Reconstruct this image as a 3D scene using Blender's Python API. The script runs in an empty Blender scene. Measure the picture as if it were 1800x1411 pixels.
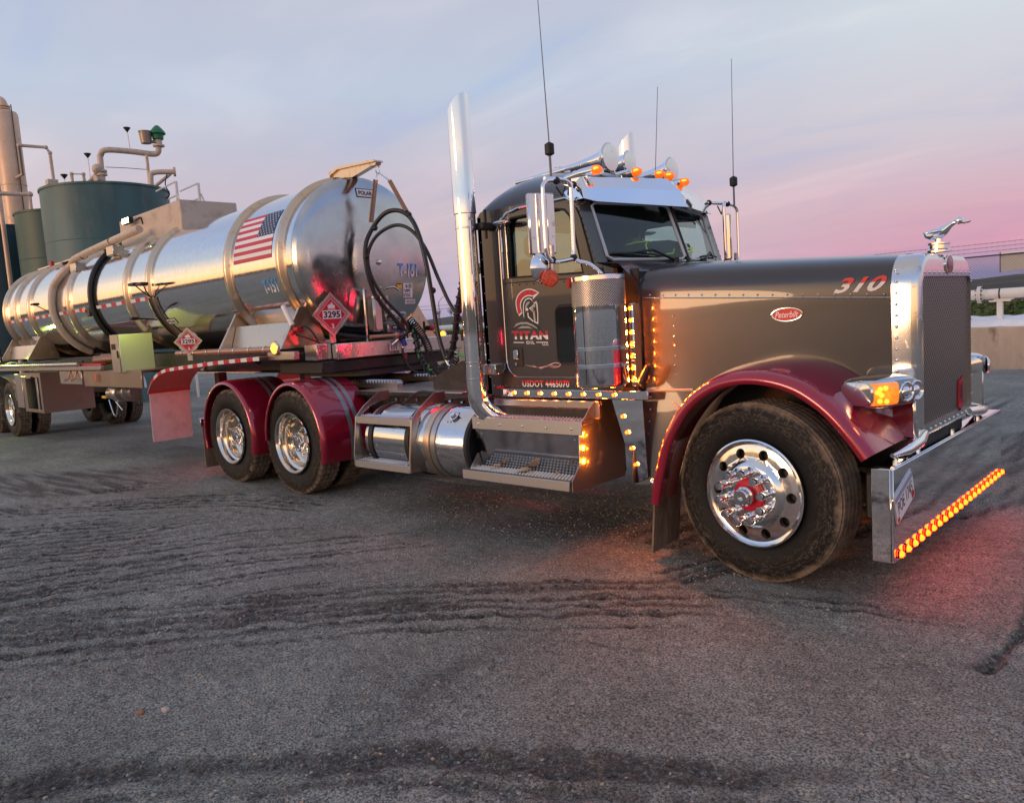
import bpy, bmesh, math, random
import numpy as np
from mathutils import Vector, Matrix
from mathutils.geometry import tessellate_polygon
PI = math.pi
rnd = random.Random(7)
scene = bpy.context.scene
COL = scene.collection

# ------------------------------------------------------------------ camera
cam_d = bpy.data.cameras.new('camera')
cam = bpy.data.objects.new('camera', cam_d); COL.objects.link(cam); scene.camera = cam
cam_d.sensor_fit = 'HORIZONTAL'; cam_d.sensor_width = 36.0; cam_d.lens = 36.0 * 1365.3176 / 1800
cam_d.clip_start = 0.05; cam_d.clip_end = 5000
cam.matrix_world = Matrix(((0.72990102, -0.0225837, 0.68317968, 2.07742),
                           (0.68049425, 0.11844954, -0.72311637, -5.35979),
                           (-0.06459167, 0.99270322, 0.10182452, 1.62964), (0, 0, 0, 1)))

# ------------------------------------------------------------------ sky
SUN_AZ = Vector((-0.25, -0.97, 0)).normalized()
SUN_EL = math.radians(2.5)
world = bpy.data.worlds.new('World'); scene.world = world; world.use_nodes = True
nt = world.node_tree; nt.nodes.clear()
def wn(t, **k):
    n = nt.nodes.new(t)
    for a, b in k.items(): setattr(n, a, b)
    return n
def ramp(tree, pts, interp='EASE'):
    n = tree.nodes.new('ShaderNodeValToRGB'); n.color_ramp.interpolation = interp
    e = n.color_ramp.elements
    while len(e) < len(pts): e.new(0.5)
    for el, (p, c) in zip(e, pts):
        el.position = p; el.color = (c[0], c[1], c[2], 1)
    return n
tc = wn('ShaderNodeTexCoord'); sep = wn('ShaderNodeSeparateXYZ'); nt.links.new(tc.outputs['Generated'], sep.inputs[0])
east = ramp(nt, [(0, (0.147, 0.17, 0.326)), (0.022, (0.208, 0.195, 0.34)), (0.055, (0.464, 0.212, 0.32)), (0.09, (0.452, 0.245, 0.333)), (0.17, (0.437, 0.385, 0.442)), (0.3, (0.468, 0.497, 0.53)), (0.46, (0.404, 0.446, 0.512)), (0.6, (0.24, 0.34, 0.6)), (1, (0.36, 0.34, 0.36))], 'LINEAR')
side = ramp(nt, [(0, (0.21, 0.213, 0.353)), (0.03, (0.363, 0.303, 0.41)), (0.1, (0.432, 0.337, 0.392)), (0.18, (0.403, 0.358, 0.427)), (0.28, (0.362, 0.409, 0.506)), (0.4, (0.369, 0.381, 0.465)), (0.47, (0.339, 0.365, 0.465)), (0.6, (0.24, 0.34, 0.6)), (1, (0.36, 0.34, 0.36))], 'LINEAR')
west = ramp(nt, [(0, (1.45, 0.66, 0.27)), (0.05, (1.4, 0.74, 0.34)), (0.11, (1.2, 0.78, 0.46)), (0.18, (0.9, 0.72, 0.56)), (0.27, (0.493, 0.522, 0.57)), (0.42, (0.289, 0.396, 0.627)), (1, (0.36, 0.34, 0.36))], 'LINEAR')
for r_ in (east, side, west): nt.links.new(sep.outputs[2], r_.inputs[0])
hor = wn('ShaderNodeVectorMath', operation='MULTIPLY'); hor.inputs[1].default_value = (1, 1, 0); nt.links.new(tc.outputs['Generated'], hor.inputs[0])
nrm = wn('ShaderNodeVectorMath', operation='NORMALIZE'); nt.links.new(hor.outputs[0], nrm.inputs[0])
dot = wn('ShaderNodeVectorMath', operation='DOT_PRODUCT'); dot.inputs[1].default_value = SUN_AZ; nt.links.new(nrm.outputs[0], dot.inputs[0])
m1 = wn('ShaderNodeMapRange', interpolation_type='SMOOTHSTEP'); m1.inputs[1].default_value = -.97; m1.inputs[2].default_value = -.60; nt.links.new(dot.outputs['Value'], m1.inputs[0])
m2 = wn('ShaderNodeMapRange', interpolation_type='SMOOTHSTEP'); m2.inputs[1].default_value = -.25; m2.inputs[2].default_value = .75; nt.links.new(dot.outputs['Value'], m2.inputs[0])
mx1 = wn('ShaderNodeMixRGB'); mx2 = wn('ShaderNodeMixRGB')
nt.links.new(m1.outputs[0], mx1.inputs[0]); nt.links.new(east.outputs[0], mx1.inputs[1]); nt.links.new(side.outputs[0], mx1.inputs[2])
nt.links.new(m2.outputs[0], mx2.inputs[0]); nt.links.new(mx1.outputs[0], mx2.inputs[1]); nt.links.new(west.outputs[0], mx2.inputs[2])
# thin high cloud: noise on the direction projected on a flat layer
zz = wn('ShaderNodeMath', operation='ADD'); zz.inputs[1].default_value = .14; nt.links.new(sep.outputs[2], zz.inputs[0])
zm = wn('ShaderNodeMath', operation='MAXIMUM'); zm.inputs[1].default_value = .05; nt.links.new(zz.outputs[0], zm.inputs[0])
pd = wn('ShaderNodeVectorMath', operation='DIVIDE'); nt.links.new(hor.outputs[0], pd.inputs[0])
cb = wn('ShaderNodeCombineXYZ'); nt.links.new(zm.outputs[0], cb.inputs[0]); nt.links.new(zm.outputs[0], cb.inputs[1]); cb.inputs[2].default_value = 1; nt.links.new(cb.outputs[0], pd.inputs[1])
mp = wn('ShaderNodeMapping'); mp.inputs['Rotation'].default_value = (0, 0, math.radians(38)); mp.inputs['Scale'].default_value = (.75, 1.45, 1); nt.links.new(pd.outputs[0], mp.inputs[0])
cn = wn('ShaderNodeTexNoise'); cn.inputs['Scale'].default_value = 1.1; cn.inputs['Detail'].default_value = 7; cn.inputs['Roughness'].default_value = .52; cn.inputs['Distortion'].default_value = .8; nt.links.new(mp.outputs[0], cn.inputs[0])
cr = ramp(nt, [(.28, (.87, .93, 1.03)), (.50, (1.0, 1.0, 1.0)), (.72, (1.15, 1.10, 1.06))], 'EASE'); nt.links.new(cn.outputs[0], cr.inputs[0])
mul = wn('ShaderNodeMixRGB', blend_type='MULTIPLY'); mul.inputs[0].default_value = 1; nt.links.new(mx2.outputs[0], mul.inputs[1]); nt.links.new(cr.outputs[0], mul.inputs[2])
bg = wn('ShaderNodeBackground'); bg.inputs[1].default_value = 1.0; nt.links.new(mul.outputs[0], bg.inputs[0])
sky = wn('ShaderNodeTexSky'); sky.sky_type = 'NISHITA'; sky.sun_disc = False; sky.sun_elevation = SUN_EL
sky.sun_rotation = math.atan2(SUN_AZ.x, SUN_AZ.y)
bg2 = wn('ShaderNodeBackground'); bg2.inputs[1].default_value = .02; nt.links.new(sky.outputs[0], bg2.inputs[0])
ad = wn('ShaderNodeAddShader'); nt.links.new(bg.outputs[0], ad.inputs[0]); nt.links.new(bg2.outputs[0], ad.inputs[1])
wo = wn('ShaderNodeOutputWorld'); nt.links.new(ad.outputs[0], wo.inputs[0])

# ------------------------------------------------------------------ sun
sl = bpy.data.lights.new('sun', 'SUN'); sl.energy = 1.1; sl.angle = math.radians(20); sl.color = (1, .60, .34)
so = bpy.data.objects.new('sun', sl); COL.objects.link(so)
sd = Vector((SUN_AZ.x * math.cos(SUN_EL + .035), SUN_AZ.y * math.cos(SUN_EL + .035), math.sin(SUN_EL + .035)))
so.rotation_euler = sd.to_track_quat('Z', 'Y').to_euler()

scene.view_settings.view_transform = 'Standard'; scene.view_settings.look = 'None'
scene.view_settings.exposure = 0.45; scene.view_settings.gamma = 1.0
scene.render.engine = 'CYCLES'
scene.cycles.use_denoising = True
scene.cycles.max_bounces = 8; scene.cycles.glossy_bounces = 5; scene.cycles.transparent_max_bounces = 12
scene.cycles.sample_clamp_indirect = 6

# ------------------------------------------------------------------ materials
MATS = {}
def M(name, col, metal=0., rough=.5, coat=0., var=0., vscale=6., vstretch=(1, 1, 1), dirt=None, bump=None, emit=None, es=0., rvar=0., alpha=None, trans=0., ior=1.5, aniso=0.):
    """dirt = (colour, scale, low, high); bump = (scale, strength)"""
    m = bpy.data.materials.new(name); m.use_nodes = True; t = m.node_tree
    p = t.nodes['Principled BSDF']; L = t.links.new
    p.inputs['Base Color'].default_value = (*col, 1); p.inputs['Metallic'].default_value = metal; p.inputs['Roughness'].default_value = rough
    if coat: p.inputs['Coat Weight'].default_value = coat; p.inputs['Coat Roughness'].default_value = .03
    if trans: p.inputs['Transmission Weight'].default_value = trans; p.inputs['IOR'].default_value = ior
    if emit: p.inputs['Emission Color'].default_value = (*emit, 1); p.inputs['Emission Strength'].default_value = es
    if alpha is not None: p.inputs['Alpha'].default_value = alpha
    if var or dirt or bump or rvar:
        c = t.nodes.new('ShaderNodeTexCoord'); mpn = t.nodes.new('ShaderNodeMapping'); mpn.inputs['Scale'].default_value = vstretch
        L(c.outputs['Object'], mpn.inputs[0])
        cur = None
        def noise(s, d=5):
            n = t.nodes.new('ShaderNodeTexNoise'); n.inputs['Scale'].default_value = s; n.inputs['Detail'].default_value = d; n.inputs['Roughness'].default_value = .6
            L(mpn.outputs[0], n.inputs[0]); return n
        if var:
            n = noise(vscale); r = ramp(t, [(.28, [max(0, x * (1 - var)) for x in col]), (.72, [x * (1 + var) for x in col])], 'LINEAR'); L(n.outputs[0], r.inputs[0]); cur = r.outputs[0]
        if dirt:
            n = noise(dirt[1], 8); mr = t.nodes.new('ShaderNodeMapRange'); mr.inputs[1].default_value = dirt[2]; mr.inputs[2].default_value = dirt[3]; L(n.outputs[0], mr.inputs[0])
            mx = t.nodes.new('ShaderNodeMixRGB'); L(mr.outputs[0], mx.inputs[0])
            if cur: L(cur, mx.inputs[1])
            else: mx.inputs[1].default_value = (*col, 1)
            mx.inputs[2].default_value = (*dirt[0], 1); cur = mx.outputs[0]
            ro = t.nodes.new('ShaderNodeMapRange'); ro.inputs[3].default_value = rough; ro.inputs[4].default_value = max(rough, .7); L(mr.outputs[0], ro.inputs[0]); L(ro.outputs[0], p.inputs['Roughness'])
            if metal:
                me = t.nodes.new('ShaderNodeMapRange'); me.inputs[3].default_value = metal; me.inputs[4].default_value = metal * .35; L(mr.outputs[0], me.inputs[0]); L(me.outputs[0], p.inputs['Metallic'])
        elif rvar:
            n = noise(vscale * 1.7, 6); ro = t.nodes.new('ShaderNodeMapRange'); ro.inputs[1].default_value = .3; ro.inputs[2].default_value = .7
            ro.inputs[3].default_value = max(0, rough - rvar); ro.inputs[4].default_value = rough + rvar; L(n.outputs[0], ro.inputs[0]); L(ro.outputs[0], p.inputs['Roughness'])
        if cur: L(cur, p.inputs['Base Color'])
        if bump:
            n = noise(bump[0], 6); b = t.nodes.new('ShaderNodeBump'); b.inputs['Strength'].default_value = bump[1]; b.inputs['Distance'].default_value = .02; L(n.outputs[0], b.inputs['Height']); L(b.outputs[0], p.inputs['Normal'])
    MATS[name] = m
    return m
paint = M('dark_grey_paint', (.034, .035, .038), .10, .30, .65, var=.10, vscale=3)
maroon = M('maroon_paint', (.31, .008, .034), .30, .20, 1., var=.1, vscale=3)
stripe_grey = M('grey_stripe_paint', (.22, .22, .23), .4, .3, 1.)
chrome = M('chrome', (.86, .86, .87), 1., .045, rvar=.035, vscale=5)
chrome_w = M('weathered_chrome', (.72, .71, .70), 1., .12, dirt=((.25, .22, .19), 16, .60, .85), rvar=.05)
alu = M('polished_aluminium', (.78, .76, .73), 1., .10, var=.06, vscale=14, bump=(1.6, .016), rvar=.06, vstretch=(1, 1, 1))
tread_dirty = M('dirty_step_plate', (.10, .09, .085), .5, .6, dirt=((.16, .13, .10), 14, .45, .75))
head_alu = M('hazy_aluminium', (.50, .49, .48), 1., .20, var=.16, vscale=2.2, rvar=.12)
ring_alu = M('ring_aluminium', (.66, .51, .37), 1., .30, dirt=((.30, .22, .15), 10, .55, .85))
box_metal = M('dull_box_metal', (.36, .28, .22), .85, .34, dirt=((.2, .15, .11), 5, .55, .9))
plate_alu = M('brushed_aluminium_plate', (.49, .46, .43), .95, .30, dirt=((.26, .21, .165), 7, .60, .95), bump=(40, .05))
tread_alu = M('grip_tread_aluminium', (.55, .55, .55), .95, .36, dirt=((.20, .17, .14), 20, .60, .9))
steel_blk = M('black_steel', (.014, .014, .015), .1, .5, dirt=((.07, .055, .045), 10, .5, .85))
rubber = M('black_rubber', (.012, .012, .013), 0, .55)
hose_m = M('hose_rubber', (.014, .015, .017), 0, .42, var=.2)
dark = M('dark_interior', (.012, .013, .014), 0, .7)
seatm = M('seat_fabric', (.05, .055, .06), 0, .8)
neon = M('lime_piping', (.72, .95, .04), 0, .5)
bagm = M('bag_fabric', (.015, .04, .045), 0, .75, bump=(60, .3))
white_p = M('white_paint', (.78, .75, .70), 0, .45, dirt=((.42, .34, .26), 5, .55, .9))
pipe_m = M('cream_pipe_paint', (.58, .45, .35), .1, .5, dirt=((.22, .14, .09), 7, .55, .8))
col_m = M('column_insulation', (.66, .45, .31), .2, .45, var=.15, vscale=2, dirt=((.30, .17, .10), 4, .58, .82))
tank_g = M('green_tank_paint', (.05, .125, .13), 0, .5, var=.35, vscale=.8, vstretch=(1, 1, .3), dirt=((.17, .17, .14), 1.8, .52, .85), bump=(1.2, .15))
tank_g2 = M('teal_tank_paint', (.02, .075, .062), 0, .5, var=.3, vscale=.8)
tank_g3 = M('navy_tank_paint', (.016, .05, .065), 0, .5, var=.3, vscale=.8)
green_cap = M('green_cap', (.01, .16, .06), 0, .4)
concrete = M('concrete', (.58, .44, .32), 0, .85, var=.22, vscale=2.5, dirt=((.12, .07, .045), 3.2, .55, .75), bump=(14, .5), vstretch=(1, 1, .35))
red_p = M('red_print', (.55, .012, .03), 0, .4)
white_d = M('white_print', (.80, .78, .76), 0, .4)
black_d = M('black_print', (.01, .01, .01), 0, .4)
blue_d = M('blue_print', (.05, .28, .62), 0, .4)
navy_d = M('navy_print', (.012, .022, .07), 0, .4)
pink_d = M('pale_pink_print', (.62, .38, .40), 0, .4)
yellow_d = M('yellow_print', (.75, .45, .03), 0, .4)
green_d = M('green_print', (.03, .40, .10), 0, .4)
grey_d = M('grey_print', (.33, .34, .35), 0, .4)
red_tape = M('red_reflective_tape', (.60, .02, .03), 0, .35)
white_tape = M('white_reflective_tape', (.75, .74, .72), 0, .35)
flap_m = M('white_flap', (.70, .60, .58), 0, .5, var=.10, vscale=9, dirt=((.40, .32, .28), 5, .52, .85), bump=(5, .25))
mudflap_m = M('muddy_flap', (.20, .135, .09), 0, .9, var=.45, vscale=14, bump=(22, .8), vstretch=(1, 1, .3))
led = M('amber_led', (.25, .03, .0), 0, .4, emit=(1, .085, .005), es=4)
bulb_m = M('marker_bulb', (.3, .1, .0), 0, .4, emit=(1, .42, .03), es=1.6)
led_hot = M('bumper_led', (.25, .03, .0), 0, .4, emit=(1, .0135, .0005), es=48)
amber_dim = M('amber_lens_lit', (.7, .14, .01), 0, .2, coat=.6, var=.5, vscale=45, emit=(1, .17, .008), es=.6)
amber_refl = M('orange_reflector', (.55, .05, .012), 0, .3, coat=.5, var=.75, vscale=70, bump=(70, 1.0), emit=(1, .05, .01), es=.06)
red_led = M('red_led', (1, .02, .03), 0, .3, emit=(1, .02, .03), es=4)
flood = M('flood_led', (.9, 1, .6), 0, .3, emit=(.82, 1, .42), es=9)
orange_m = M('orange_plastic', (.7, .10, .02), 0, .5)
redv = M('red_plastic', (.45, .015, .02), 0, .4)
bluev = M('blue_grip', (.02, .05, .35), 0, .4)
copper = M('copper_spring', (.45, .26, .17), .8, .35)
glass_m = bpy.data.materials.new('cab_glass'); glass_m.use_nodes = True
def glass_build(m, tint, refl):
    t = m.node_tree; t.nodes.clear(); L = t.links.new
    o = t.nodes.new('ShaderNodeOutputMaterial'); mx = t.nodes.new('ShaderNodeMixShader'); tr = t.nodes.new('ShaderNodeBsdfTransparent'); g = t.nodes.new('ShaderNodeBsdfGlossy')
    ge = t.nodes.new('ShaderNodeNewGeometry'); dp_ = t.nodes.new('ShaderNodeVectorMath'); dp_.operation = 'DOT_PRODUCT'; L(ge.outputs['Incoming'], dp_.inputs[0]); L(ge.outputs['Normal'], dp_.inputs[1])
    ab = t.nodes.new('ShaderNodeMath'); ab.operation = 'ABSOLUTE'; L(dp_.outputs['Value'], ab.inputs[0]); iv = t.nodes.new('ShaderNodeMath'); iv.operation = 'SUBTRACT'; iv.inputs[0].default_value = 1; L(ab.outputs[0], iv.inputs[1])
    pw_ = t.nodes.new('ShaderNodeMath'); pw_.operation = 'POWER'; pw_.inputs[1].default_value = 5; L(iv.outputs[0], pw_.inputs[0])
    fr = t.nodes.new('ShaderNodeMath'); fr.operation = 'MULTIPLY_ADD'; fr.inputs[1].default_value = 1 - refl; fr.inputs[2].default_value = refl; L(pw_.outputs[0], fr.inputs[0])   # Schlick
    tr.inputs[0].default_value = (*tint, 1); g.inputs['Roughness'].default_value = .01; g.inputs[0].default_value = (.95, 1, .98, 1)
    L(fr.outputs[0], mx.inputs[0]); L(tr.outputs[0], mx.inputs[1]); L(g.outputs[0], mx.inputs[2]); L(mx.outputs[0], o.inputs[0])
glass_build(glass_m, (.42, .54, .52), .14)
wind_m = bpy.data.materials.new('windshield_glass'); wind_m.use_nodes = True; glass_build(wind_m, (.66, .80, .78), .075)
lens_m = bpy.data.materials.new('clear_lens'); lens_m.use_nodes = True; glass_build(lens_m, (.92, .92, .92), .04)

def two_tone(name, top, bottom, axis_z, soft=.004):
    """flat print in two colours: the upper half of the letters and the lower half"""
    m = M(name, bottom, 0, .4); t = m.node_tree; p = t.nodes['Principled BSDF']
    c = t.nodes.new('ShaderNodeTexCoord'); s = t.nodes.new('ShaderNodeSeparateXYZ'); t.links.new(c.outputs['Object'], s.inputs[0])
    r = t.nodes.new('ShaderNodeMapRange'); r.inputs[1].default_value = axis_z - soft; r.inputs[2].default_value = axis_z + soft; t.links.new(s.outputs[2], r.inputs[0])
    x = t.nodes.new('ShaderNodeMixRGB'); x.inputs[1].default_value = (*bottom, 1); x.inputs[2].default_value = (*top, 1); t.links.new(r.outputs[0], x.inputs[0]); t.links.new(x.outputs[0], p.inputs['Base Color'])
    return m

def tyre_material():
    m = bpy.data.materials.new('tyre_rubber'); m.use_nodes = True; t = m.node_tree; L = t.links.new; p = t.nodes['Principled BSDF']
    c = t.nodes.new('ShaderNodeTexCoord'); fl = t.nodes.new('ShaderNodeVectorMath'); fl.operation = 'MULTIPLY'; fl.inputs[1].default_value = (1, 0, 1); L(c.outputs['Object'], fl.inputs[0])
    ln = t.nodes.new('ShaderNodeVectorMath'); ln.operation = 'LENGTH'; L(fl.outputs[0], ln.inputs[0])
    n = t.nodes.new('ShaderNodeTexNoise'); n.inputs['Scale'].default_value = 11; n.inputs['Detail'].default_value = 8; n.inputs['Roughness'].default_value = .65; L(c.outputs['Object'], n.inputs[0])
    a = t.nodes.new('ShaderNodeMath'); a.operation = 'MULTIPLY_ADD'; a.inputs[1].default_value = .12; L(n.outputs[0], a.inputs[0]); L(ln.outputs['Value'], a.inputs[2])
    mr = t.nodes.new('ShaderNodeMapRange'); mr.inputs[1].default_value = .558; mr.inputs[2].default_value = .600; L(a.outputs[0], mr.inputs[0])
    # dried mud squiggles on the sidewall
    n2 = t.nodes.new('ShaderNodeTexNoise'); n2.inputs['Scale'].default_value = 1.0; n2.inputs['Detail'].default_value = 6; n2.inputs['Roughness'].default_value = .68; n2.inputs['Distortion'].default_value = .5
    sx = t.nodes.new('ShaderNodeSeparateXYZ'); L(c.outputs['Object'], sx.inputs[0]); at2 = t.nodes.new('ShaderNodeMath'); at2.operation = 'ARCTAN2'; L(sx.outputs[2], at2.inputs[0]); L(sx.outputs[0], at2.inputs[1])
    mu = t.nodes.new('ShaderNodeMath'); mu.operation = 'MULTIPLY'; mu.inputs[1].default_value = 5.5; L(at2.outputs[0], mu.inputs[0]); mr_ = t.nodes.new('ShaderNodeMath'); mr_.operation = 'MULTIPLY'; mr_.inputs[1].default_value = 34; L(ln.outputs['Value'], mr_.inputs[0])
    cx_ = t.nodes.new('ShaderNodeCombineXYZ'); L(mu.outputs[0], cx_.inputs[0]); L(mr_.outputs[0], cx_.inputs[1]); L(cx_.outputs[0], n2.inputs[0])
    s = t.nodes.new('ShaderNodeMath'); s.operation = 'SUBTRACT'; s.inputs[1].default_value = .5; L(n2.outputs[0], s.inputs[0])
    ab = t.nodes.new('ShaderNodeMath'); ab.operation = 'ABSOLUTE'; L(s.outputs[0], ab.inputs[0])
    l2 = t.nodes.new('ShaderNodeMapRange'); l2.inputs[1].default_value = .011; l2.inputs[2].default_value = .003; L(ab.outputs[0], l2.inputs[0])
    lm = t.nodes.new('ShaderNodeMapRange'); lm.inputs[1].default_value = .36; lm.inputs[2].default_value = .46; lm.inputs[4].default_value = .75; L(ln.outputs['Value'], lm.inputs[0])
    l3 = t.nodes.new('ShaderNodeMath'); l3.operation = 'MULTIPLY'; L(l2.outputs[0], l3.inputs[0]); L(lm.outputs[0], l3.inputs[1])
    mm = t.nodes.new('ShaderNodeMath'); mm.operation = 'MAXIMUM'; L(mr.outputs[0], mm.inputs[0]); L(l3.outputs[0], mm.inputs[1])
    x = t.nodes.new('ShaderNodeMixRGB'); x.inputs[1].default_value = (.011, .011, .011, 1); x.inputs[2].default_value = (.25, .185, .135, 1); L(mm.outputs[0], x.inputs[0]); L(x.outputs[0], p.inputs['Base Color'])
    ro = t.nodes.new('ShaderNodeMapRange'); ro.inputs[3].default_value = .6; ro.inputs[4].default_value = .9; L(mm.outputs[0], ro.inputs[0]); L(ro.outputs[0], p.inputs['Roughness'])
    p.inputs['Specular IOR Level'].default_value = .22
    b = t.nodes.new('ShaderNodeBump'); b.inputs['Strength'].default_value = .35; b.inputs['Distance'].default_value = .01; L(n.outputs[0], b.inputs['Height']); L(b.outputs[0], p.inputs['Normal'])
    return m
tyre_m = tyre_material()

def mesh_material(name, base, hole, scale, swirl=0.):
    """sheet metal punched with rows of small holes"""
    m = bpy.data.materials.new(name); m.use_nodes = True; t = m.node_tree; L = t.links.new; p = t.nodes['Principled BSDF']
    c = t.nodes.new('ShaderNodeTexCoord'); mpn = t.nodes.new('ShaderNodeMapping'); mpn.inputs['Rotation'].default_value = (0, 0, PI / 4); mpn.inputs['Scale'].default_value = (scale, scale, scale); L(c.outputs['UV'], mpn.inputs[0])
    ck = t.nodes.new('ShaderNodeVectorMath'); ck.operation = 'FRACTION'; L(mpn.outputs[0], ck.inputs[0])
    sb = t.nodes.new('ShaderNodeVectorMath'); sb.operation = 'SUBTRACT'; sb.inputs[1].default_value = (.5, .5, 0); L(ck.outputs[0], sb.inputs[0])
    f = t.nodes.new('ShaderNodeVectorMath'); f.operation = 'MULTIPLY'; f.inputs[1].default_value = (1, 1, 0); L(sb.outputs[0], f.inputs[0])
    ln = t.nodes.new('ShaderNodeVectorMath'); ln.operation = 'LENGTH'; L(f.outputs[0], ln.inputs[0])
    mr = t.nodes.new('ShaderNodeMapRange'); mr.inputs[1].default_value = .36; mr.inputs[2].default_value = .42; L(ln.outputs['Value'], mr.inputs[0])
    x = t.nodes.new('ShaderNodeMixRGB'); x.inputs[1].default_value = (*hole, 1); x.inputs[2].default_value = (*base, 1); L(mr.outputs[0], x.inputs[0]); L(x.outputs[0], p.inputs['Base Color'])
    L(mr.outputs[0], p.inputs['Metallic']); p.inputs['Roughness'].default_value = .42
    b = t.nodes.new('ShaderNodeBump'); b.inputs['Strength'].default_value = .6; b.inputs['Distance'].default_value = .004; L(mr.outputs[0], b.inputs['Height']); L(b.outputs[0], p.inputs['Normal'])
    return m
grille_mm = mesh_material('grille_mesh_metal', (.30, .28, .265), (.003, .003, .003), 36)
perf_mm = mesh_material('perforated_chrome', (.72, .66, .62), (.01, .01, .01), 85)

# ------------------------------------------------------------------ mesh builder
class B:
    def __init__(s): s.v = []; s.f = []; s.mi = []; s.k = 0; s.uv = {}
    def add(s, vs, fs):
        o = len(s.v); s.v += [tuple(p) for p in vs]
        for f in fs: s.f.append(tuple(i + o for i in f)); s.mi.append(s.k)
        return s
    def mat(s, k): s.k = k; return s
    def box(s, x0, x1, y0, y1, z0, z1, b=0., T=None):
        if b <= 0:
            vs = [(x, y, z) for x in (x0, x1) for y in (y0, y1) for z in (z0, z1)]
            fs = [(0, 1, 3, 2), (4, 6, 7, 5), (0, 4, 5, 1), (2, 3, 7, 6), (0, 2, 6, 4), (1, 5, 7, 3)]
        else:
            vs = []; ix = {}
            X, Y, Z = (x0, x1), (y0, y1), (z0, z1)
            sg = (1, -1)
            for i in (0, 1):
                for j in (0, 1):
                    for k in (0, 1):
                        for a in range(3):
                            q = [X[i] + (b * sg[i] if a != 0 else 0), Y[j] + (b * sg[j] if a != 1 else 0), Z[k] + (b * sg[k] if a != 2 else 0)]
                            ix[i, j, k, a] = len(vs); vs.append(q)
            fs = []
            for a in range(3):
                for w in (0, 1):
                    def key(p, q):
                        t = [0, 0, 0]; t[a] = w; o = [c for c in range(3) if c != a]; t[o[0]] = p; t[o[1]] = q; return (*t, a)
                    fs.append(tuple(ix[key(p, q)] for p, q in ((0, 0), (1, 0), (1, 1), (0, 1))))
            for a in range(3):  # edges along axis a
                o = [c for c in range(3) if c != a]
                for p in (0, 1):
                    for q in (0, 1):
                        def vk(w, n):
                            t = [0, 0, 0]; t[a] = w; t[o[0]] = p; t[o[1]] = q; return ix[(*t, n)]
                        fs.append((vk(0, o[0]), vk(1, o[0]), vk(1, o[1]), vk(0, o[1])))
            for i in (0, 1):
                for j in (0, 1):
                    for k in (0, 1): fs.append(tuple(ix[i, j, k, a] for a in range(3)))
        if T is not None: vs = [T @ Vector(p) for p in vs]
        return s.add(vs, fs)
    def lathe(s, prof, c=(0, 0, 0), axis=(0, 0, 1), n=32, a0=0., a1=2 * PI, mod=None):
        A = Vector(axis).normalized(); U = A.orthogonal().normalized()
        if abs(A.y) > .99: U = Vector((1, 0, 0))
        if abs(A.z) > .99: U = Vector((1, 0, 0))
        if abs(A.x) > .99: U = Vector((0, -1, 0))
        W = A.cross(U); c = Vector(c); full = abs(a1 - a0 - 2 * PI) < 1e-6; m = n if full else n + 1
        vs = []
        for i in range(m):
            t = a0 + (a1 - a0) * i / n; d = U * math.cos(t) + W * math.sin(t)
            for j, (r, h) in enumerate(prof):
                rr = r if mod is None else mod(i, j, r); vs.append(c + d * rr + A * h)
        k = len(prof); fs = []
        for i in range(n):
            i2 = (i + 1) % m
            for j in range(k - 1): fs.append((i * k + j, i * k + j + 1, i2 * k + j + 1, i2 * k + j))
        return s.add(vs, fs)
    def cyl(s, p0, p1, r0, r1=None, n=12, caps=True):
        p0 = Vector(p0); p1 = Vector(p1); h = (p1 - p0).length; r1 = r0 if r1 is None else r1
        pr = [(r0, 0), (r1, h)]
        if caps: pr = [(0, 0)] + pr + [(0, h)]
        return s.lathe(pr, p0, p1 - p0, n)
    def tube(s, path, r, n=8, closed=False, caps=True):
        P = [Vector(p) for p in path]; N = len(P); vs = []; fs = []
        def tan(i):
            a = P[(i - 1) % N] if (closed or i > 0) else P[i]; b = P[(i + 1) % N] if (closed or i < N - 1) else P[i]; return (b - a).normalized()
        T0 = tan(0); U = T0.orthogonal().normalized()
        for i in range(N):
            T = tan(i); U = (U - T * U.dot(T))
            U = U.normalized() if U.length > 1e-6 else T.orthogonal().normalized()
            W = T.cross(U); rr = r[i] if isinstance(r, (list, tuple)) else r
            for j in range(n):
                a = 2 * PI * j / n; vs.append(P[i] + U * rr * math.cos(a) + W * rr * math.sin(a))
        for i in range(N if closed else N - 1):
            i2 = (i + 1) % N
            for j in range(n): fs.append((i * n + j, i * n + (j + 1) % n, i2 * n + (j + 1) % n, i2 * n + j))
        if caps and not closed:
            fs.append(tuple(range(n))[::-1]); fs.append(tuple((N - 1) * n + j for j in range(n)))
        return s.add(vs, fs)
    def loft(s, secs, closed=False, caps=False):
        k = len(secs[0]); vs = [p for q in secs for p in q]; fs = []
        for i in range(len(secs) - 1):
            for j in range(k if closed else k - 1):
                j2 = (j + 1) % k; fs.append((i * k + j, i * k + j2, (i + 1) * k + j2, (i + 1) * k + j))
        if caps: fs.append(tuple(range(k))[::-1]); fs.append(tuple((len(secs) - 1) * k + j for j in range(k)))
        return s.add(vs, fs)
    def plate(s, outline, fn, d0, d1, holes=()):
        """2-D outline with holes, mapped by fn(u, v, d), between depths d0 and d1"""
        loops = [list(outline)] + [list(h) for h in holes]
        tri = tessellate_polygon([[Vector((p[0], p[1], 0)) for p in l] for l in loops])
        flat = [p for l in loops for p in l]; n = len(flat)
        vs = [fn(p[0], p[1], d0) for p in flat] + [fn(p[0], p[1], d1) for p in flat]
        fs = [tuple(t) for t in tri] + [tuple(i + n for i in t[::-1]) for t in tri]
        o = 0
        for l in loops:
            m = len(l)
            for i in range(m): j = (i + 1) % m; fs.append((o + i, o + j, o + j + n, o + i + n))
            o += m
        return s.add(vs, fs)
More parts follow.
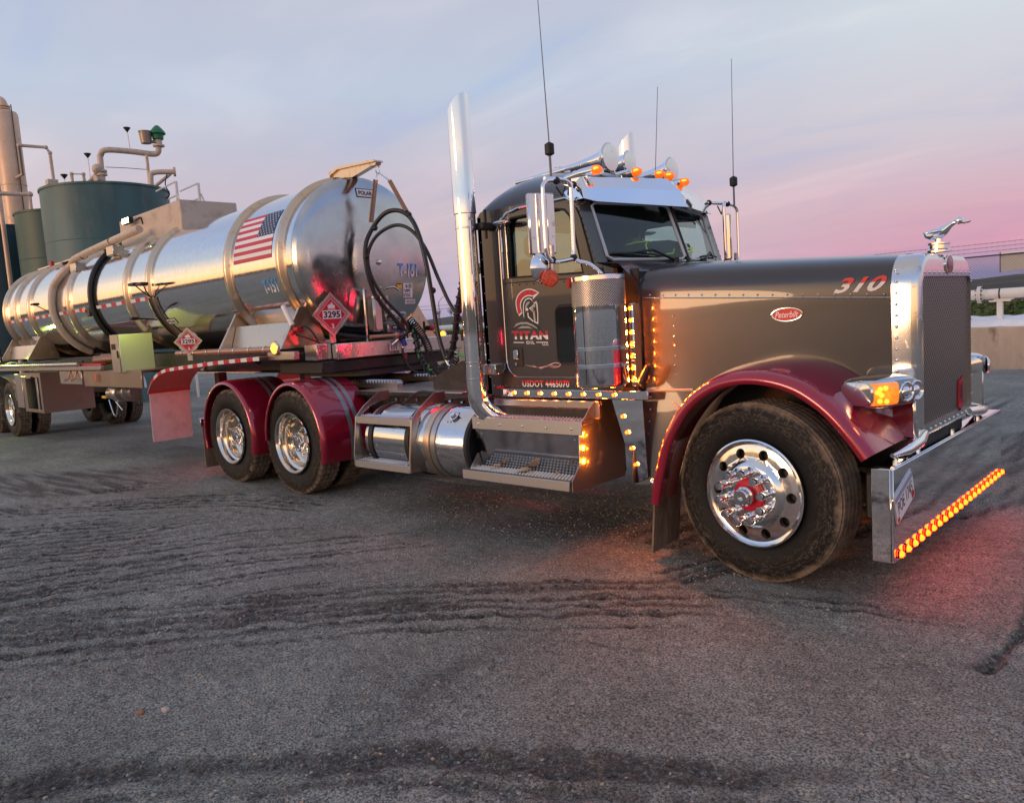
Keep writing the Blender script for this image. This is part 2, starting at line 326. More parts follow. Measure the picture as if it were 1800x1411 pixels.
    def ball(s, c, r, n=12, m=8, half=False):
        r = (r, r, r) if not isinstance(r, (tuple, list)) else r
        vs = []; fs = []
        for i in range(m + 1):
            a = PI * i / m - PI / 2
            for j in range(n):
                t = 2 * PI * j / n; vs.append((c[0] + r[0] * math.cos(a) * math.cos(t), c[1] + r[1] * math.cos(a) * math.sin(t), c[2] + r[2] * math.sin(a)))
        for i in range(m):
            for j in range(n): fs.append((i * n + j, i * n + (j + 1) % n, (i + 1) * n + (j + 1) % n, (i + 1) * n + j))
        return s.add(vs, fs)

def mesh(name, b, mats, angle=38, solid=0., uvfn=None, normals=True):
    me = bpy.data.meshes.new(name); me.from_pydata(b.v, [], b.f)
    mats = mats if isinstance(mats, (list, tuple)) else [mats]
    for m in mats: me.materials.append(m)
    if any(b.mi): me.polygons.foreach_set('material_index', b.mi)
    bm = bmesh.new(); bm.from_mesh(me)
    bmesh.ops.remove_doubles(bm, verts=bm.verts, dist=1e-5)
    bmesh.ops.dissolve_degenerate(bm, edges=bm.edges, dist=1e-6)
    if normals: bmesh.ops.recalc_face_normals(bm, faces=bm.faces)
    if solid: bmesh.ops.solidify(bm, geom=bm.faces[:], thickness=solid)
    if uvfn:
        ul = bm.loops.layers.uv.new('UV')
        for f in bm.faces:
            for l in f.loops: l[ul].uv = uvfn(l.vert.co)
    bm.to_mesh(me); bm.free()
    me.polygons.foreach_set('use_smooth', [True] * len(me.polygons))
    me.set_sharp_from_angle(angle=math.radians(angle)); me.update()
    return me
def link(name, me, parent=None, loc=None, rot=None):
    o = bpy.data.objects.new(name, me); COL.objects.link(o)
    if parent: o.parent = parent
    if loc is not None: o.location = loc
    if rot is not None: o.rotation_euler = rot
    return o
def obj(name, b, mats, parent=None, **k): return link(name, mesh(name, b, mats, **k), parent)
def empty(name, loc=(0, 0, 0), rot=(0, 0, 0), parent=None):
    o = bpy.data.objects.new(name, None); COL.objects.link(o); o.location = loc; o.rotation_euler = rot; o.empty_display_size = .2
    if parent: o.parent = parent
    return o
def tag(o, label, cat, group=None):
    o['label'] = label; o['category'] = cat
    if group: o['group'] = group
    return o
def kind(o, k): o['kind'] = k; return o
def thing(name, label, cat, loc=(0, 0, 0), rot=(0, 0, 0), group=None): return tag(empty(name, loc, rot), label, cat, group)
def copy_tree(o, parent=None, loc=None, rot=None):
    c = o.copy(); COL.objects.link(c)
    if parent: c.parent = parent
    if loc is not None: c.location = loc
    if rot is not None: c.rotation_euler = rot
    for ch in list(o.children): copy_tree(ch, c)
    return c
def point_lamp(name, loc, col, watts, parent, r=.02, spot=None, aim=None):
    l = bpy.data.lights.new(name, 'SPOT' if spot else 'POINT'); l.energy = watts; l.color = col; l.shadow_soft_size = r
    if spot: l.spot_size = spot; l.spot_blend = .6
    o = bpy.data.objects.new(name, l); COL.objects.link(o); o.location = loc
    if aim is not None: o.rotation_euler = (-Vector(aim)).to_track_quat('Z', 'Y').to_euler()
    if parent: o.parent = parent
    return o
def arc(cx, cy, r, a0, a1, n): return [(cx + r * math.cos(math.radians(a0 + (a1 - a0) * i / n)), cy + r * math.sin(math.radians(a0 + (a1 - a0) * i / n))) for i in range(n + 1)]
def rrect(x0, x1, y0, y1, r, n=5):
    r = r if isinstance(r, (tuple, list)) else (r,) * 4
    return arc(x1 - r[0], y1 - r[0], r[0], 0, 90, n) + arc(x0 + r[1], y1 - r[1], r[1], 90, 180, n) + arc(x0 + r[2], y0 + r[2], r[2], 180, 270, n) + arc(x1 - r[3], y0 + r[3], r[3], 270, 360, n)
def spline(pts, n=8, closed=False):
    P = [Vector(p) for p in pts]; out = []; N = len(P)
    for i in range(N if closed else N - 1):
        a = P[(i - 1) % N] if (closed or i) else P[0] * 2 - P[1]; b = P[i]; c = P[(i + 1) % N]; d = P[(i + 2) % N] if (closed or i < N - 2) else P[-1] * 2 - P[-2]
        for k in range(n):
            t = k / n; out.append(.5 * ((2 * b) + (c - a) * t + (2 * a - 5 * b + 4 * c - d) * t * t + (3 * b - a - 3 * c + d) * t ** 3))
    if not closed: out.append(P[-1])
    return out
def coil_path(path, r, turns, per=10):
    P = [Vector(p) for p in path]; out = []; n = turns * per; U = None
    for i in range(n + 1):
        f = i / n * (len(P) - 1); k = min(int(f), len(P) - 2); p = P[k].lerp(P[k + 1], f - k); T = (P[min(k + 1, len(P) - 1)] - P[max(k - 1, 0)]).normalized()
        if U is None: U = T.orthogonal().normalized()
        U = (U - T * U.dot(T)).normalized(); W = T.cross(U); a = 2 * PI * i / per
        out.append(p + (U * math.cos(a) + W * math.sin(a)) * r)
    return out

def text_geo(txt, bold=0., shear=0., space=1.):
    cu = bpy.data.curves.new('text', 'FONT'); cu.body = txt; cu.offset = bold; cu.shear = shear; cu.space_character = space; cu.resolution_u = 3
    o = bpy.data.objects.new('text', cu); COL.objects.link(o); bpy.context.view_layer.update()
    dg = bpy.context.evaluated_depsgraph_get(); me = bpy.data.meshes.new_from_object(o.evaluated_get(dg))
    vs = [v.co.copy() for v in me.vertices]; fs = [tuple(p.vertices) for p in me.polygons]
    bpy.data.objects.remove(o); bpy.data.curves.remove(cu); bpy.data.meshes.remove(me)
    xs = [v.x for v in vs]; ys = [v.y for v in vs]; x0, x1, y0, y1 = min(xs), max(xs), min(ys), max(ys)
    return [((v.x - x0) / (x1 - x0), (v.y - y0) / (y1 - y0)) for v in vs], fs
def text(name, txt, fn, mats, parent, bold=.012, shear=0., space=1.):
    """letters stretched to the unit square, mapped by fn(u, v)"""
    uv, fs = text_geo(txt, bold, shear, space); b = B().add([fn(u, v) for u, v in uv], fs)
    return obj(name, b, mats, parent, normals=False)
def lerp2(p00, p10, p01, off=(0, 0, 0)):
    a = Vector(p00); du = Vector(p10) - a; dv = Vector(p01) - a; o = Vector(off)
    return lambda u, v: a + du * u + dv * v + o

# ------------------------------------------------------------------ ground
def vnoise(x, y, seed):
    r = np.random.RandomState(seed); g = r.rand(257, 257)
    xi = np.floor(x).astype(int); yi = np.floor(y).astype(int); fx = x - xi; fy = y - yi
    fx = fx * fx * (3 - 2 * fx); fy = fy * fy * (3 - 2 * fy); a = xi % 256; b = yi % 256
    return (g[a, b] * (1 - fx) * (1 - fy) + g[a + 1, b] * fx * (1 - fy) + g[a, b + 1] * (1 - fx) * fy + g[a + 1, b + 1] * fx * fy)
def fbm(x, y, s, seed, o=4):
    t = 0; a = .5; q = 0
    for i in range(o): t = t + a * vnoise(x * s, y * s, seed + i); q += a; a *= .5; s *= 2.03
    return t / q
TRACKS = [
 ([(-3.91, -4.1), (-3.74, -3.63), (-3.47, -3.03), (-3.12, -2.59), (-2.71, -2.02), (-2.21, -1.55)], .075, 1.),
 ([(-3.58, -4.18), (-3.29, -3.6), (-2.8, -2.73), (-2.56, -2.32), (-2.29, -1.92)], .06, .8),
 ([(-3.21, -4.27), (-2.74, -3.8), (-2.11, -3.12), (-1.61, -2.57), (-1.12, -2.08)], .11, .75),
 ([(-2.95, -4.33), (-2.45, -3.75), (-1.94, -3.22), (-1.58, -2.8), (-1.21, -2.47), (-0.96, -2.26), (-0.3, -1.79), (0.24, -1.5)], .10, .9),
 ([(-1.25, -2.1), (-0.88, -1.83), (-0.6, -1.63), (-0.29, -1.49)], .08, .7),
 ([(-1.25, -4.74), (-1.1, -4.5), (-0.84, -4.17), (-0.48, -3.86), (-0.21, -3.64), (0.13, -3.43), (0.66, -3.1), (1.14, -2.8), (1.58, -2.48)], .10, .85),
 ([(-7.18, -3.31), (-6.33, -2.5), (-5.44, -1.84), (-4.0, -1.33)], .09, .9), ([(-6.02, -3.59), (-5.44, -2.82), (-5.1, -2.29)], .12, .9),
 ([(-5.55, -3.7), (-4.99, -2.99), (-4.81, -2.57), (-4.57, -1.88)], .12, .9), ([(-5.0, -3.9), (-4.4, -3.1), (-3.9, -2.3), (-3.3, -1.6)], .1, .7),
 ([(-8.51, -2.99), (-7.79, -2.3), (-6.71, -1.43)], .14, .9), ([(-9.98, -2.63), (-8.65, -1.81), (-8.0, -1.05)], .16, .9), ([(-9.2, -2.9), (-8.2, -2.0), (-7.3, -1.2)], .12, .8),
 ([(-0.44, -3.65), (-0.49, -3.41), (-0.56, -3.07), (-0.66, -2.67), (-0.76, -2.33)], .10, .45),
 ([(0.33, -1.36), (0.88, -1.24), (1.35, -1.14)], .06, .6), ([(-0.02, -2.32), (0.66, -2.13), (1.12, -2.1), (1.51, -2.06)], .08, .35),
 ([(-0.84, 1.42), (-0.68, 4.2), (-0.55, 8.2)], .16, .9), ([(0.1, 0.9), (.5, 3.2), (.9, 6.)], .14, .9), ([(-.3, 3), (.6, 5), (2.2, 8)], .16, .8), ([(1.5, .2), (1.5, 2.5), (1.9, 5.5)], .14, .8), ([(0.13, 0.07), (0.85, 1.78), (1.6, 3.4)], .1, .8)]
def beside(p, d):
    out = []
    for i in range(len(p)):
        (xa, ya), (xb, yb) = p[max(i - 1, 0)], p[min(i + 1, len(p) - 1)]; L = math.hypot(xb - xa, yb - ya); out.append((p[i][0] - (yb - ya) / L * d, p[i][1] + (xb - xa) / L * d))
    return out
r_ = random.Random(12); THIN = []
for k_, (p, w, st) in enumerate(TRACKS):
    if k_ in (5, 13): THIN.append((p, w * 1.0, st * .8)); THIN.append((beside(p, -.16), w * .5, st * .5)); continue
    for q in ((-1.3, 0., 1.2) if w > .085 else (-.5, .9)): THIN.append((beside(p, q * w), max(.030, w * r_.uniform(.30, .46)), st * r_.uniform(.65, 1.05)))
for p, w, st in TRACKS[:4] + TRACKS[6:13]:
    for q in (-.34, .26, .42): THIN.append((beside(p, q + r_.uniform(-.05, .05)), r_.uniform(.026, .040), st * r_.uniform(.4, .8)))
TRACKS = THIN
def track_field(x, y):
    rut = np.zeros_like(x); h = np.zeros_like(x)
    wx = x + .16 * (fbm(x, y, 1.6, 91) - .5) + (.05 + .07 * (y < -3)) * (fbm(x, y, 13, 191) - .5); wy = y + .16 * (fbm(x, y, 1.6, 95) - .5) + (.05 + .07 * (y < -3)) * (fbm(x, y, 13, 195) - .5)
    NZ = [0, 0, fbm(x, y, 2.2, 330, 2), fbm(x, y, 1.3, 134, 3)]
    for pts, w, st in TRACKS:
        (xa, ya), (xb, yb) = pts[:2]; sp = [(p.x, p.y) for p in spline([(a, b, 0) for a, b in [(xa * 1.8 - xb * .8, ya * 1.8 - yb * .8)] + pts], 5)]
        d = np.full_like(x, 1e9); sl_ = np.zeros_like(x); acc = 0.; tot = sum(math.dist(sp[i], sp[i + 1]) for i in range(len(sp) - 1))
        for i in range(len(sp) - 1):
            (x0, y0), (x1, y1) = sp[i], sp[i + 1]; dx, dy = x1 - x0, y1 - y0; L = dx * dx + dy * dy
            t = ((wx - x0) * dx + (wy - y0) * dy) / L
            t = np.clip(t, 0, 1); di = np.hypot(wx - x0 - t * dx, wy - y0 - t * dy); sl_ = np.where(di < d, acc + t * math.sqrt(L), sl_); d = np.minimum(d, di); acc += math.sqrt(L)
        st = st * np.clip((tot - sl_) / .9, 0, 1) ** .7 * np.clip((NZ[3] - .28) * 4.5, .72, 1.1); w = w * (.7 + .8 * NZ[2]); m = np.exp(-(d / w) ** 2) * st; rut = np.maximum(rut, m)
        h = np.where(np.abs(h) > .004, h, h - .008 * np.exp(-(d / (w * .6)) ** 2) * st + .010 * np.exp(-((d - w * 1.1) / (w * .5)) ** 2) * st)
    return rut, h
def axis_coords(lo, hi, step, far_lo, far_hi, grow=1.22):
    a = list(np.arange(lo, hi + 1e-6, step)); s = step; p = hi
    while p < far_hi: s *= grow; p += s; a.append(min(p, far_hi + 1))
    s = step; p = lo
    while p > far_lo: s *= grow; p -= s; a.insert(0, max(p, far_lo - 1))
    return np.array(a)
gx = axis_coords(-6.5, 3.2, .022, -1500, 1500); gy = axis_coords(-5.2, .2, .020, -1500, 1500)
GX, GY = np.meshgrid(gx, gy, indexing='ij')
rut, hh = track_field(GX, GY)
near = np.exp(-np.maximum(0, np.hypot(GX + 1, GY + 2) - 9) / 6.)
clump = fbm(GX, GY, 9, 11, 4); fine = fbm(GX, GY, 22, 31, 3)
GZ = (hh + (clump - .5) * (.012 + .040 * rut) + (fine - .5) * (.010 + .034 * rut)) * near
GZ += (fbm(GX, GY, .5, 55, 2) - .5) * .03 * near
yard = GY < 14.9
def clear_tyre(cx, cy, hx, hy):   # the ground is flat where a tyre rests
    global GZ
    d = np.maximum(np.maximum(np.abs(GX - cx) - hx, np.abs(GY - cy) - hy), 0); GZ = np.where(d < .15, np.minimum(GZ, 0.002) * (d / .15), GZ)
for sy in (-1, 1):
    clear_tyre(0, 1.03 * sy, .15, .17)
    for xx in (-5.03, -6.35): clear_tyre(xx, .87 * sy, .15, .33)
GZ = np.where(GY > 15.02, GZ - .3, GZ)
ni, nj = GX.shape; idx = np.arange(ni * nj).reshape(ni, nj)
gf = np.stack([idx[:-1, :-1], idx[1:, :-1], idx[1:, 1:], idx[:-1, 1:]], -1).reshape(-1, 4)
gme = bpy.data.meshes.new('ground'); gme.from_pydata(np.stack([GX, GY, GZ], -1).reshape(-1, 3).tolist(), [], gf.tolist())
at = gme.attributes.new('rut', 'FLOAT', 'POINT'); lane_shade = np.clip((GY + 2.9) / 1.6, 0, 1) * np.clip((7.5 - GY) / 4, 0, 1) * np.clip((5.5 - GX) / 3, 0, 1) * np.clip((fbm(GX, GY, .8, 201, 5) - .30) * 2.2, 0, 1)  # broad dark soil around the truck, with some of its shade painted in
at.data.foreach_set('value', np.clip(np.maximum(rut * (.30 + .75 * clump + .75 * fine), lane_shade * .42), 0, 1).astype(np.float32).ravel())
gme.polygons.foreach_set('use_smooth', [True] * len(gme.polygons))
def ground_material():
    m = bpy.data.materials.new('gravel_yard'); m.use_nodes = True; t = m.node_tree; L = t.links.new; p = t.nodes['Principled BSDF']
    c = t.nodes.new('ShaderNodeTexCoord'); a = t.nodes.new('ShaderNodeAttribute'); a.attribute_name = 'rut'
    def noise(s, d, r=.6):
        n = t.nodes.new('ShaderNodeTexNoise'); n.inputs['Scale'].default_value = s; n.inputs['Detail'].default_value = d; n.inputs['Roughness'].default_value = r; L(c.outputs['Object'], n.inputs[0]); return n
    def mix(f, a_, b_, bt='MIX'):
        x = t.nodes.new('ShaderNodeMixRGB'); x.blend_type = bt
        for i, s in ((0, f), (1, a_), (2, b_)):
            if isinstance(s, (int, float)): x.inputs[i].default_value = s
            elif isinstance(s, tuple): x.inputs[i].default_value = (*s, 1)
            else: L(s, x.inputs[i])
        return x.outputs[0]
    big = ramp(t, [(.35, (.196, .200, .176)), (.65, (.294, .300, .268))], 'LINEAR'); L(noise(.9, 6).outputs[0], big.inputs[0])
    br = ramp(t, [(.50, (0, 0, 0)), (.72, (.7, .7, .7))], 'LINEAR'); L(noise(.55, 5).outputs[0], br.inputs[0])
    col = mix(br.outputs[0], big.outputs[0], (.20, .162, .130))
    sp = ramp(t, [(.39, (.14, .14, .14)), (.5, (1, 1, 1)), (.61, (1.95, 1.9, 1.85))], 'LINEAR'); L(noise(95, 3, .75).outputs[0], sp.inputs[0])
    col = mix(.85, col, sp.outputs[0], 'MULTIPLY')
    mid = ramp(t, [(.36, (.68, .68, .68)), (.6, (1.12, 1.12, 1.12))], 'LINEAR'); L(noise(14, 5, .7).outputs[0], mid.inputs[0])
    col = mix(.9, col, mid.outputs[0], 'MULTIPLY')
    v = t.nodes.new('ShaderNodeTexVoronoi'); v.inputs['Scale'].default_value = 120; L(c.outputs['Object'], v.inputs[0])
    vs = t.nodes.new('ShaderNodeSeparateColor'); L(v.outputs['Color'], vs.inputs[0])
    pk = t.nodes.new('ShaderNodeMapRange'); pk.inputs[1].default_value = .90; pk.inputs[2].default_value = .94; L(vs.outputs[0], pk.inputs[0])
    pd_ = t.nodes.new('ShaderNodeMapRange'); pd_.inputs[1].default_value = .42; pd_.inputs[2].default_value = .30; L(v.outputs['Distance'], pd_.inputs[0])
    pm = t.nodes.new('ShaderNodeMath'); pm.operation = 'MULTIPLY'; L(pk.outputs[0], pm.inputs[0]); L(pd_.outputs[0], pm.inputs[1])
    col = mix(pm.outputs[0], col, (.46, .40, .34))
    rc = t.nodes.new('ShaderNodeMapRange'); rc.inputs[1].default_value = .16; rc.inputs[2].default_value = .55; rc.inputs[4].default_value = .95; L(a.outputs['Fac'], rc.inputs[0])  # attribute holds tyre ruts plus the painted shade around the truck
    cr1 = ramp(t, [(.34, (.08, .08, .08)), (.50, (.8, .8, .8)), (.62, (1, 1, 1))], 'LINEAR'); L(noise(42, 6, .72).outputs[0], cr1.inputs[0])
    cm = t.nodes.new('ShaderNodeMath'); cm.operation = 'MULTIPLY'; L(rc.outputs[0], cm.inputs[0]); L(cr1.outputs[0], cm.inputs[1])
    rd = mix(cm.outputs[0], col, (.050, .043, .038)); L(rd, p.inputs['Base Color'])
    p.inputs['Roughness'].default_value = .82; p.inputs['Specular IOR Level'].default_value = .35
    b1 = t.nodes.new('ShaderNodeBump'); b1.inputs['Strength'].default_value = .9; b1.inputs['Distance'].default_value = .012; L(noise(60, 6, .75).outputs[0], b1.inputs['Height'])
    b2 = t.nodes.new('ShaderNodeBump'); b2.inputs['Strength'].default_value = .7; b2.inputs['Distance'].default_value = .008; L(noise(200, 3, .7).outputs[0], b2.inputs['Height']); L(b1.outputs[0], b2.inputs['Normal']); L(b2.outputs[0], p.inputs['Normal'])
    return m
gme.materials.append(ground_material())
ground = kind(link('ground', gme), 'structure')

# loose pebbles and clods lying on the ground: one object of stuff
def ground_z(x, y):
    i = np.clip(np.searchsorted(gx, x) - 1, 0, ni - 2); j = np.clip(np.searchsorted(gy, y) - 1, 0, nj - 2)
    fx = (x - gx[i]) / (gx[i + 1] - gx[i]); fy = (y - gy[j]) / (gy[j + 1] - gy[j])
    return (GZ[i, j] * (1 - fx) + GZ[i + 1, j] * fx) * (1 - fy) + (GZ[i, j + 1] * (1 - fx) + GZ[i + 1, j + 1] * fx) * fy
ICO = [(0, 0, 1), (.894, 0, .447), (.276, .851, .447), (-.724, .526, .447), (-.724, -.526, .447), (.276, -.851, .447), (.724, .526, -.447), (-.276, .851, -.447), (-.894, 0, -.447), (-.276, -.851, -.447), (.724, -.526, -.447), (0, 0, -1)]
ICF = [(0, 1, 2), (0, 2, 3), (0, 3, 4), (0, 4, 5), (0, 5, 1), (1, 6, 2), (2, 7, 3), (3, 8, 4), (4, 9, 5), (5, 10, 1), (6, 7, 2), (7, 8, 3), (8, 9, 4), (9, 10, 5), (10, 6, 1), (11, 7, 6), (11, 8, 7), (11, 9, 8), (11, 10, 9), (11, 6, 10)]
def scatter(name, n, rs, size, mats, where, sink=.25):
    X = rs.uniform(-7.5, 3.4, n * 4); Y = rs.uniform(-5.1, 1.0, n * 4); ok = where(X, Y, rs); X = X[ok][:n]; Y = Y[ok][:n]; n = len(X)
    R_ = size[0] + (size[1] - size[0]) * rs.rand(n) ** 4; Z = ground_z(X, Y) + R_ * (.5 - sink)
    P = np.array(ICO)[None] * (1 + rs.uniform(-.35, .35, (n, 12, 1))) * (R_[:, None, None]) * np.stack([rs.uniform(.7, 1.3, n), rs.uniform(.7, 1.3, n), rs.uniform(.45, .8, n)], -1)[:, None, :]
    a = rs.uniform(0, 6.28, n); ca, sa = np.cos(a)[:, None], np.sin(a)[:, None]
    P = np.stack([P[:, :, 0] * ca - P[:, :, 1] * sa + X[:, None], P[:, :, 0] * sa + P[:, :, 1] * ca + Y[:, None], P[:, :, 2] + Z[:, None]], -1)
    F = np.array(ICF)[None] + (np.arange(n) * 12)[:, None, None]
    me = bpy.data.meshes.new(name); me.from_pydata(P.reshape(-1, 3).tolist(), [], F.reshape(-1, 3).tolist())
    for m in mats: me.materials.append(m)
    me.polygons.foreach_set('material_index', np.repeat(rs.randint(0, len(mats), n), 20).tolist())
    return kind(link(name, me), 'stuff')
peb = [M('pebble_grey', (.30, .285, .28), 0, .8), M('pebble_dark', (.12, .11, .105), 0, .85), M('pebble_pale', (.36, .32, .27), 0, .8), M('pebble_tan', (.36, .26, .19), 0, .85)]
clod = [M('damp_soil', (.06, .05, .046), 0, .9), M('soil', (.09, .075, .066), 0, .95)]
scatter('gravel', 34000, np.random.RandomState(3), (.002, .009), peb, lambda x, y, r: (np.hypot(x - 2.08, y + 5.36) < 7.5) & (fbm(x, y, 1.2, 77, 3) + .22 * r.rand(len(x)) > .60) | (r.rand(len(x)) > .80))
scatter('loose_soil', 24000, np.random.RandomState(4), (.003, .014), clod, lambda x, y, r: track_field(x, y)[0] * r.uniform(.5, 1.3, len(x)) > .45)
for (x, y, s, mt, lb) in [(-1.476, -4.142, .020, M('orange_stone', (.34, .15, .06), 0, .8), 'small orange brown stone lying loose on the grey gravel'),
                          (-1.399, -4.067, .024, M('cream_stone', (.45, .38, .31), 0, .8), 'flat cream coloured stone lying on the gravel beside an orange stone')]:
    r = np.random.RandomState(int(s * 1e4)); b = B().add([(p[0] * s * r.uniform(.8, 1.25), p[1] * s * r.uniform(.6, 1.0), p[2] * s * .6) for p in ICO], ICF)
    tag(link('stone', mesh('stone', b, mt, angle=10), None, (x, y, float(ground_z(np.array([x]), np.array([y]))[0]) + s * .25)), lb, 'stone')

# ------------------------------------------------------------------ yard edge: wall, bank, pipe, fence, far land
def wall_top(x): return .80 + (-2 - x) * .0121
b = B(); xs = np.linspace(-60, 45, 43)
b.loft([[(x, 15.0, -.4), (x, 14.985, wall_top(x) * .45), (x, 15.0, wall_top(x) - .02), (x, 15.02, wall_top(x)), (x, 15.28, wall_top(x)), (x, 15.3, -.4)] for x in xs], closed=True, caps=True)
w = obj('retaining_wall', b, concrete); tag(w, 'low stained concrete retaining wall along the far edge of the yard', 'wall')
soil_bank = M('bank_soil', (.085, .07, .04), 0, .95, var=.4, vscale=2.5, dirt=((.05, .075, .02), 1.3, .42, .6), bump=(12, .6))
b = B(); rs = np.random.RandomState(5)
prof = [(15.29, -.03), (15.8, .02), (16.6, .16), (17.4, .30), (18.2, .42), (19.2, .52), (20.5, .54), (26, .35), (45, .0), (80, -.6)]
b.loft([[(x, y, wall_top(x) * .93 + .03 + dz + rs.uniform(-.025, .025) * (i not in (0,))) for i, (y, dz) in enumerate(prof)] for x in np.linspace(-70, 50, 121)])
kind(obj('bank', b, soil_bank, angle=180), 'structure')
def bank_z(x, y):
    return wall_top(x) * .93 + .03 + np.interp(y, [p[0] for p in prof], [p[1] for p in prof])
# grass blades on the bank
rs = np.random.RandomState(9); n = 7000; gxs = rs.uniform(-26, 9, n); gys = rs.uniform(15.7, 18.9, n)
keep = (gys > 16.55 + .3 * np.sin(gxs * 2.1)) | ((gxs < -9) & (gys > 15.6)); gxs, gys = gxs[keep], gys[keep]; b = B()
for x, y in zip(gxs, gys):
    z = bank_z(x, y); a = rs.uniform(0, PI); s = rs.uniform(.03, .09); h = rs.uniform(.05, .16); lx, ly = rs.uniform(-.06, .06, 2)
    b.add([(x - s * math.cos(a), y - s * math.sin(a), z - .02), (x + s * math.cos(a), y + s * math.sin(a), z - .02), (x + lx + s * .7, y + ly, z + h), (x + lx - s * .7, y + ly, z + h * .8)], [(0, 1, 2, 3)]); b.k = rs.randint(0, 3)
kind(obj('grass', b, [M('grass_green', (.085, .15, .028), 0, .8), M('grass_olive', (.12, .155, .035), 0, .8), M('grass_dry', (.19, .17, .07), 0, .8)], normals=False), 'stuff')
# melting snow lying along the foot of the bank
b = B(); xs = np.linspace(-7.5, 9, 111); ys = np.linspace(15.33, 16.75, 13); XX, YY = np.meshgrid(xs, ys, indexing='ij')
edge = 16.35 + .45 * (fbm(XX, YY * 0, 1.4, 61, 4) - .5) * 2; th = .17 * np.clip(np.minimum((edge - YY) * 5, (YY - 15.30) * 8), -1, 1) + .05 * (fbm(XX, YY, 1.6, 64, 3) - .5)
zb = bank_z(XX, YY); hole = fbm(XX, YY, .9, 71, 2) < .30
P = np.stack([XX, YY, zb + np.where(hole, -.05, th)], -1).reshape(-1, 3).tolist(); k = len(ys)
b.add(P, [(i * k + j, (i + 1) * k + j, (i + 1) * k + j + 1, i * k + j + 1) for i in range(len(xs) - 1) for j in range(k - 1)])
kind(obj('snow', b, M('old_snow', (.86, .86, .88), 0, .7, var=.08, vscale=3, bump=(9, .4)), angle=180), 'stuff')

pl = thing('pipeline', 'white overhead pipe on short posts running above the concrete wall', 'pipe', (-2.05, 15.8, .8))
b = B().cyl((-58, 0, .745), (-.45, 0, .745), .118, n=20).cyl((-.38, 0, .745), (40, 0, .745), .118, n=20); obj('pipe', b, white_p, pl)
for x in (-.45, -14.65):
    b = B().cyl((x - .0, 0, .745), (x + .035, 0, .745), .20, n=24).cyl((x + .04, 0, .745), (x + .075, 0, .745), .20, n=24); obj('flange', b, white_p, pl)
    b = B()
    for i in range(10): a = 2 * PI * i / 10; b.cyl((x - .03, .165 * math.cos(a), .745 + .165 * math.sin(a)), (x + .105, .165 * math.cos(a), .745 + .165 * math.sin(a)), .016, n=6)
    kind(obj('flange_bolts', b, steel_blk, pl), 'stuff')
for k_ in range(-9, 5):
    x = k_ * 4.9; gz = wall_top(x - 2.05) - .8
    b = B().box(x - .06, x + .06, -.06, .06, gz - .1, .56, .008).box(x - .22, x + .22, -.07, .07, .56, .60, .004).box(x - .12, x + .28, -.05, .05, .602, .63, .004); obj('pipe_post', b, white_p, pl)
    b = B().lathe([(.119, -.015), (.126, -.015), (.126, .015), (.119, .015)], (x, 0, .745), (1, 0, 0), 20); obj('pipe_clamp', b, steel_blk, pl)

fe = thing('chain_link_fence', 'chain link fence with three strands of barbed wire behind white pipe', 'fence', (0, 20, 1.3))
wire_m = M('galvanised_wire', (.06, .06, .065), .2, .6)
for i, x in enumerate(np.arange(-10.5, 13, 3.0)):
    b = B().cyl((x, 0, -.3), (x, 0, 1.32), .03, n=8).tube([(x, 0, 1.3), (x, -.06, 1.45), (x, -.14, 1.66)], .018, 6); obj('post', b, wire_m, fe)
obj('top_rail', B().cyl((-12, 0, 1.30), (12, 0, 1.30), .022, n=6), wire_m, fe)
for z, y in ((1.42, -.055), (1.53, -.095), (1.64, -.13)):
    b = B().tube([(x, y, z + .012 * math.sin(x * 2.1)) for x in np.arange(-12, 12.1, 1.)], .006, 4)
    for x in np.arange(-12, 12, .14): b.tube([(x - .012, y - .02, z - .02), (x + .012, y + .02, z + .02)], .004, 3)
    obj('barbed_wire', b, wire_m, fe)
b = B(); hgt = 1.3
for k_ in range(-10, int(18 / .075)):
    x = -9 + k_ * .075
    for s in (1, -1):
        x0, x1 = (x, x + hgt) if s > 0 else (x + hgt, x)
        b.tube([(x0, .004 * s, 0), (x1, .004 * s, hgt)], .005, 3, caps=False)
kind(obj('mesh_panel', b, wire_m, fe), 'stuff')
s_ = thing('sign_board', 'plain pale sign board fixed behind the chain link fence', 'sign', (-2.88, 20.12, 2.14))
obj('panel', B().box(0, 1.7, 0, .02, 0, .52), M('pale_panel', (.86, .80, .76), 0, .5), s_); obj('frame', B().box(-.02, 0, -.01, .03, -.02, .54), wire_m, s_)

hill_m = M('hill_scrub', (.062, .050, .036), 0, .95, var=.45, vscale=.06, dirt=((.10, .095, .05), .035, .48, .66), bump=(.4, .6))
b = B(); secs = []
for i in range(181):
    a = 2 * PI * i / 180; row = []
    for j, (d, hf) in enumerate(((120, 0), (170, .25), (230, .55), (300, 1), (380, .9), (520, .6), (700, -.2))):
        nx = float(fbm(np.array([math.cos(a) * 2.2 + 9]), np.array([math.sin(a) * 2.2 + 9]), 1.7, 41, 4)[0]); h = (3.0 + 5.5 * nx) * hf * (1 + 1.0 * max(0., -math.sin(a))) - (.6 if j == 0 else 0)
        row.append((d * math.cos(a), d * math.sin(a), h + (0 if j == 0 else rnd.uniform(-.35, .35) * hf)))
    secs.append(row)
b.loft(secs); kind(obj('hills', b, hill_m, angle=180), 'structure')
wh = thing('warehouse', 'long low pale warehouse far off beyond the fence', 'building', (-62, 250, 1.5), (0, 0, -.2))
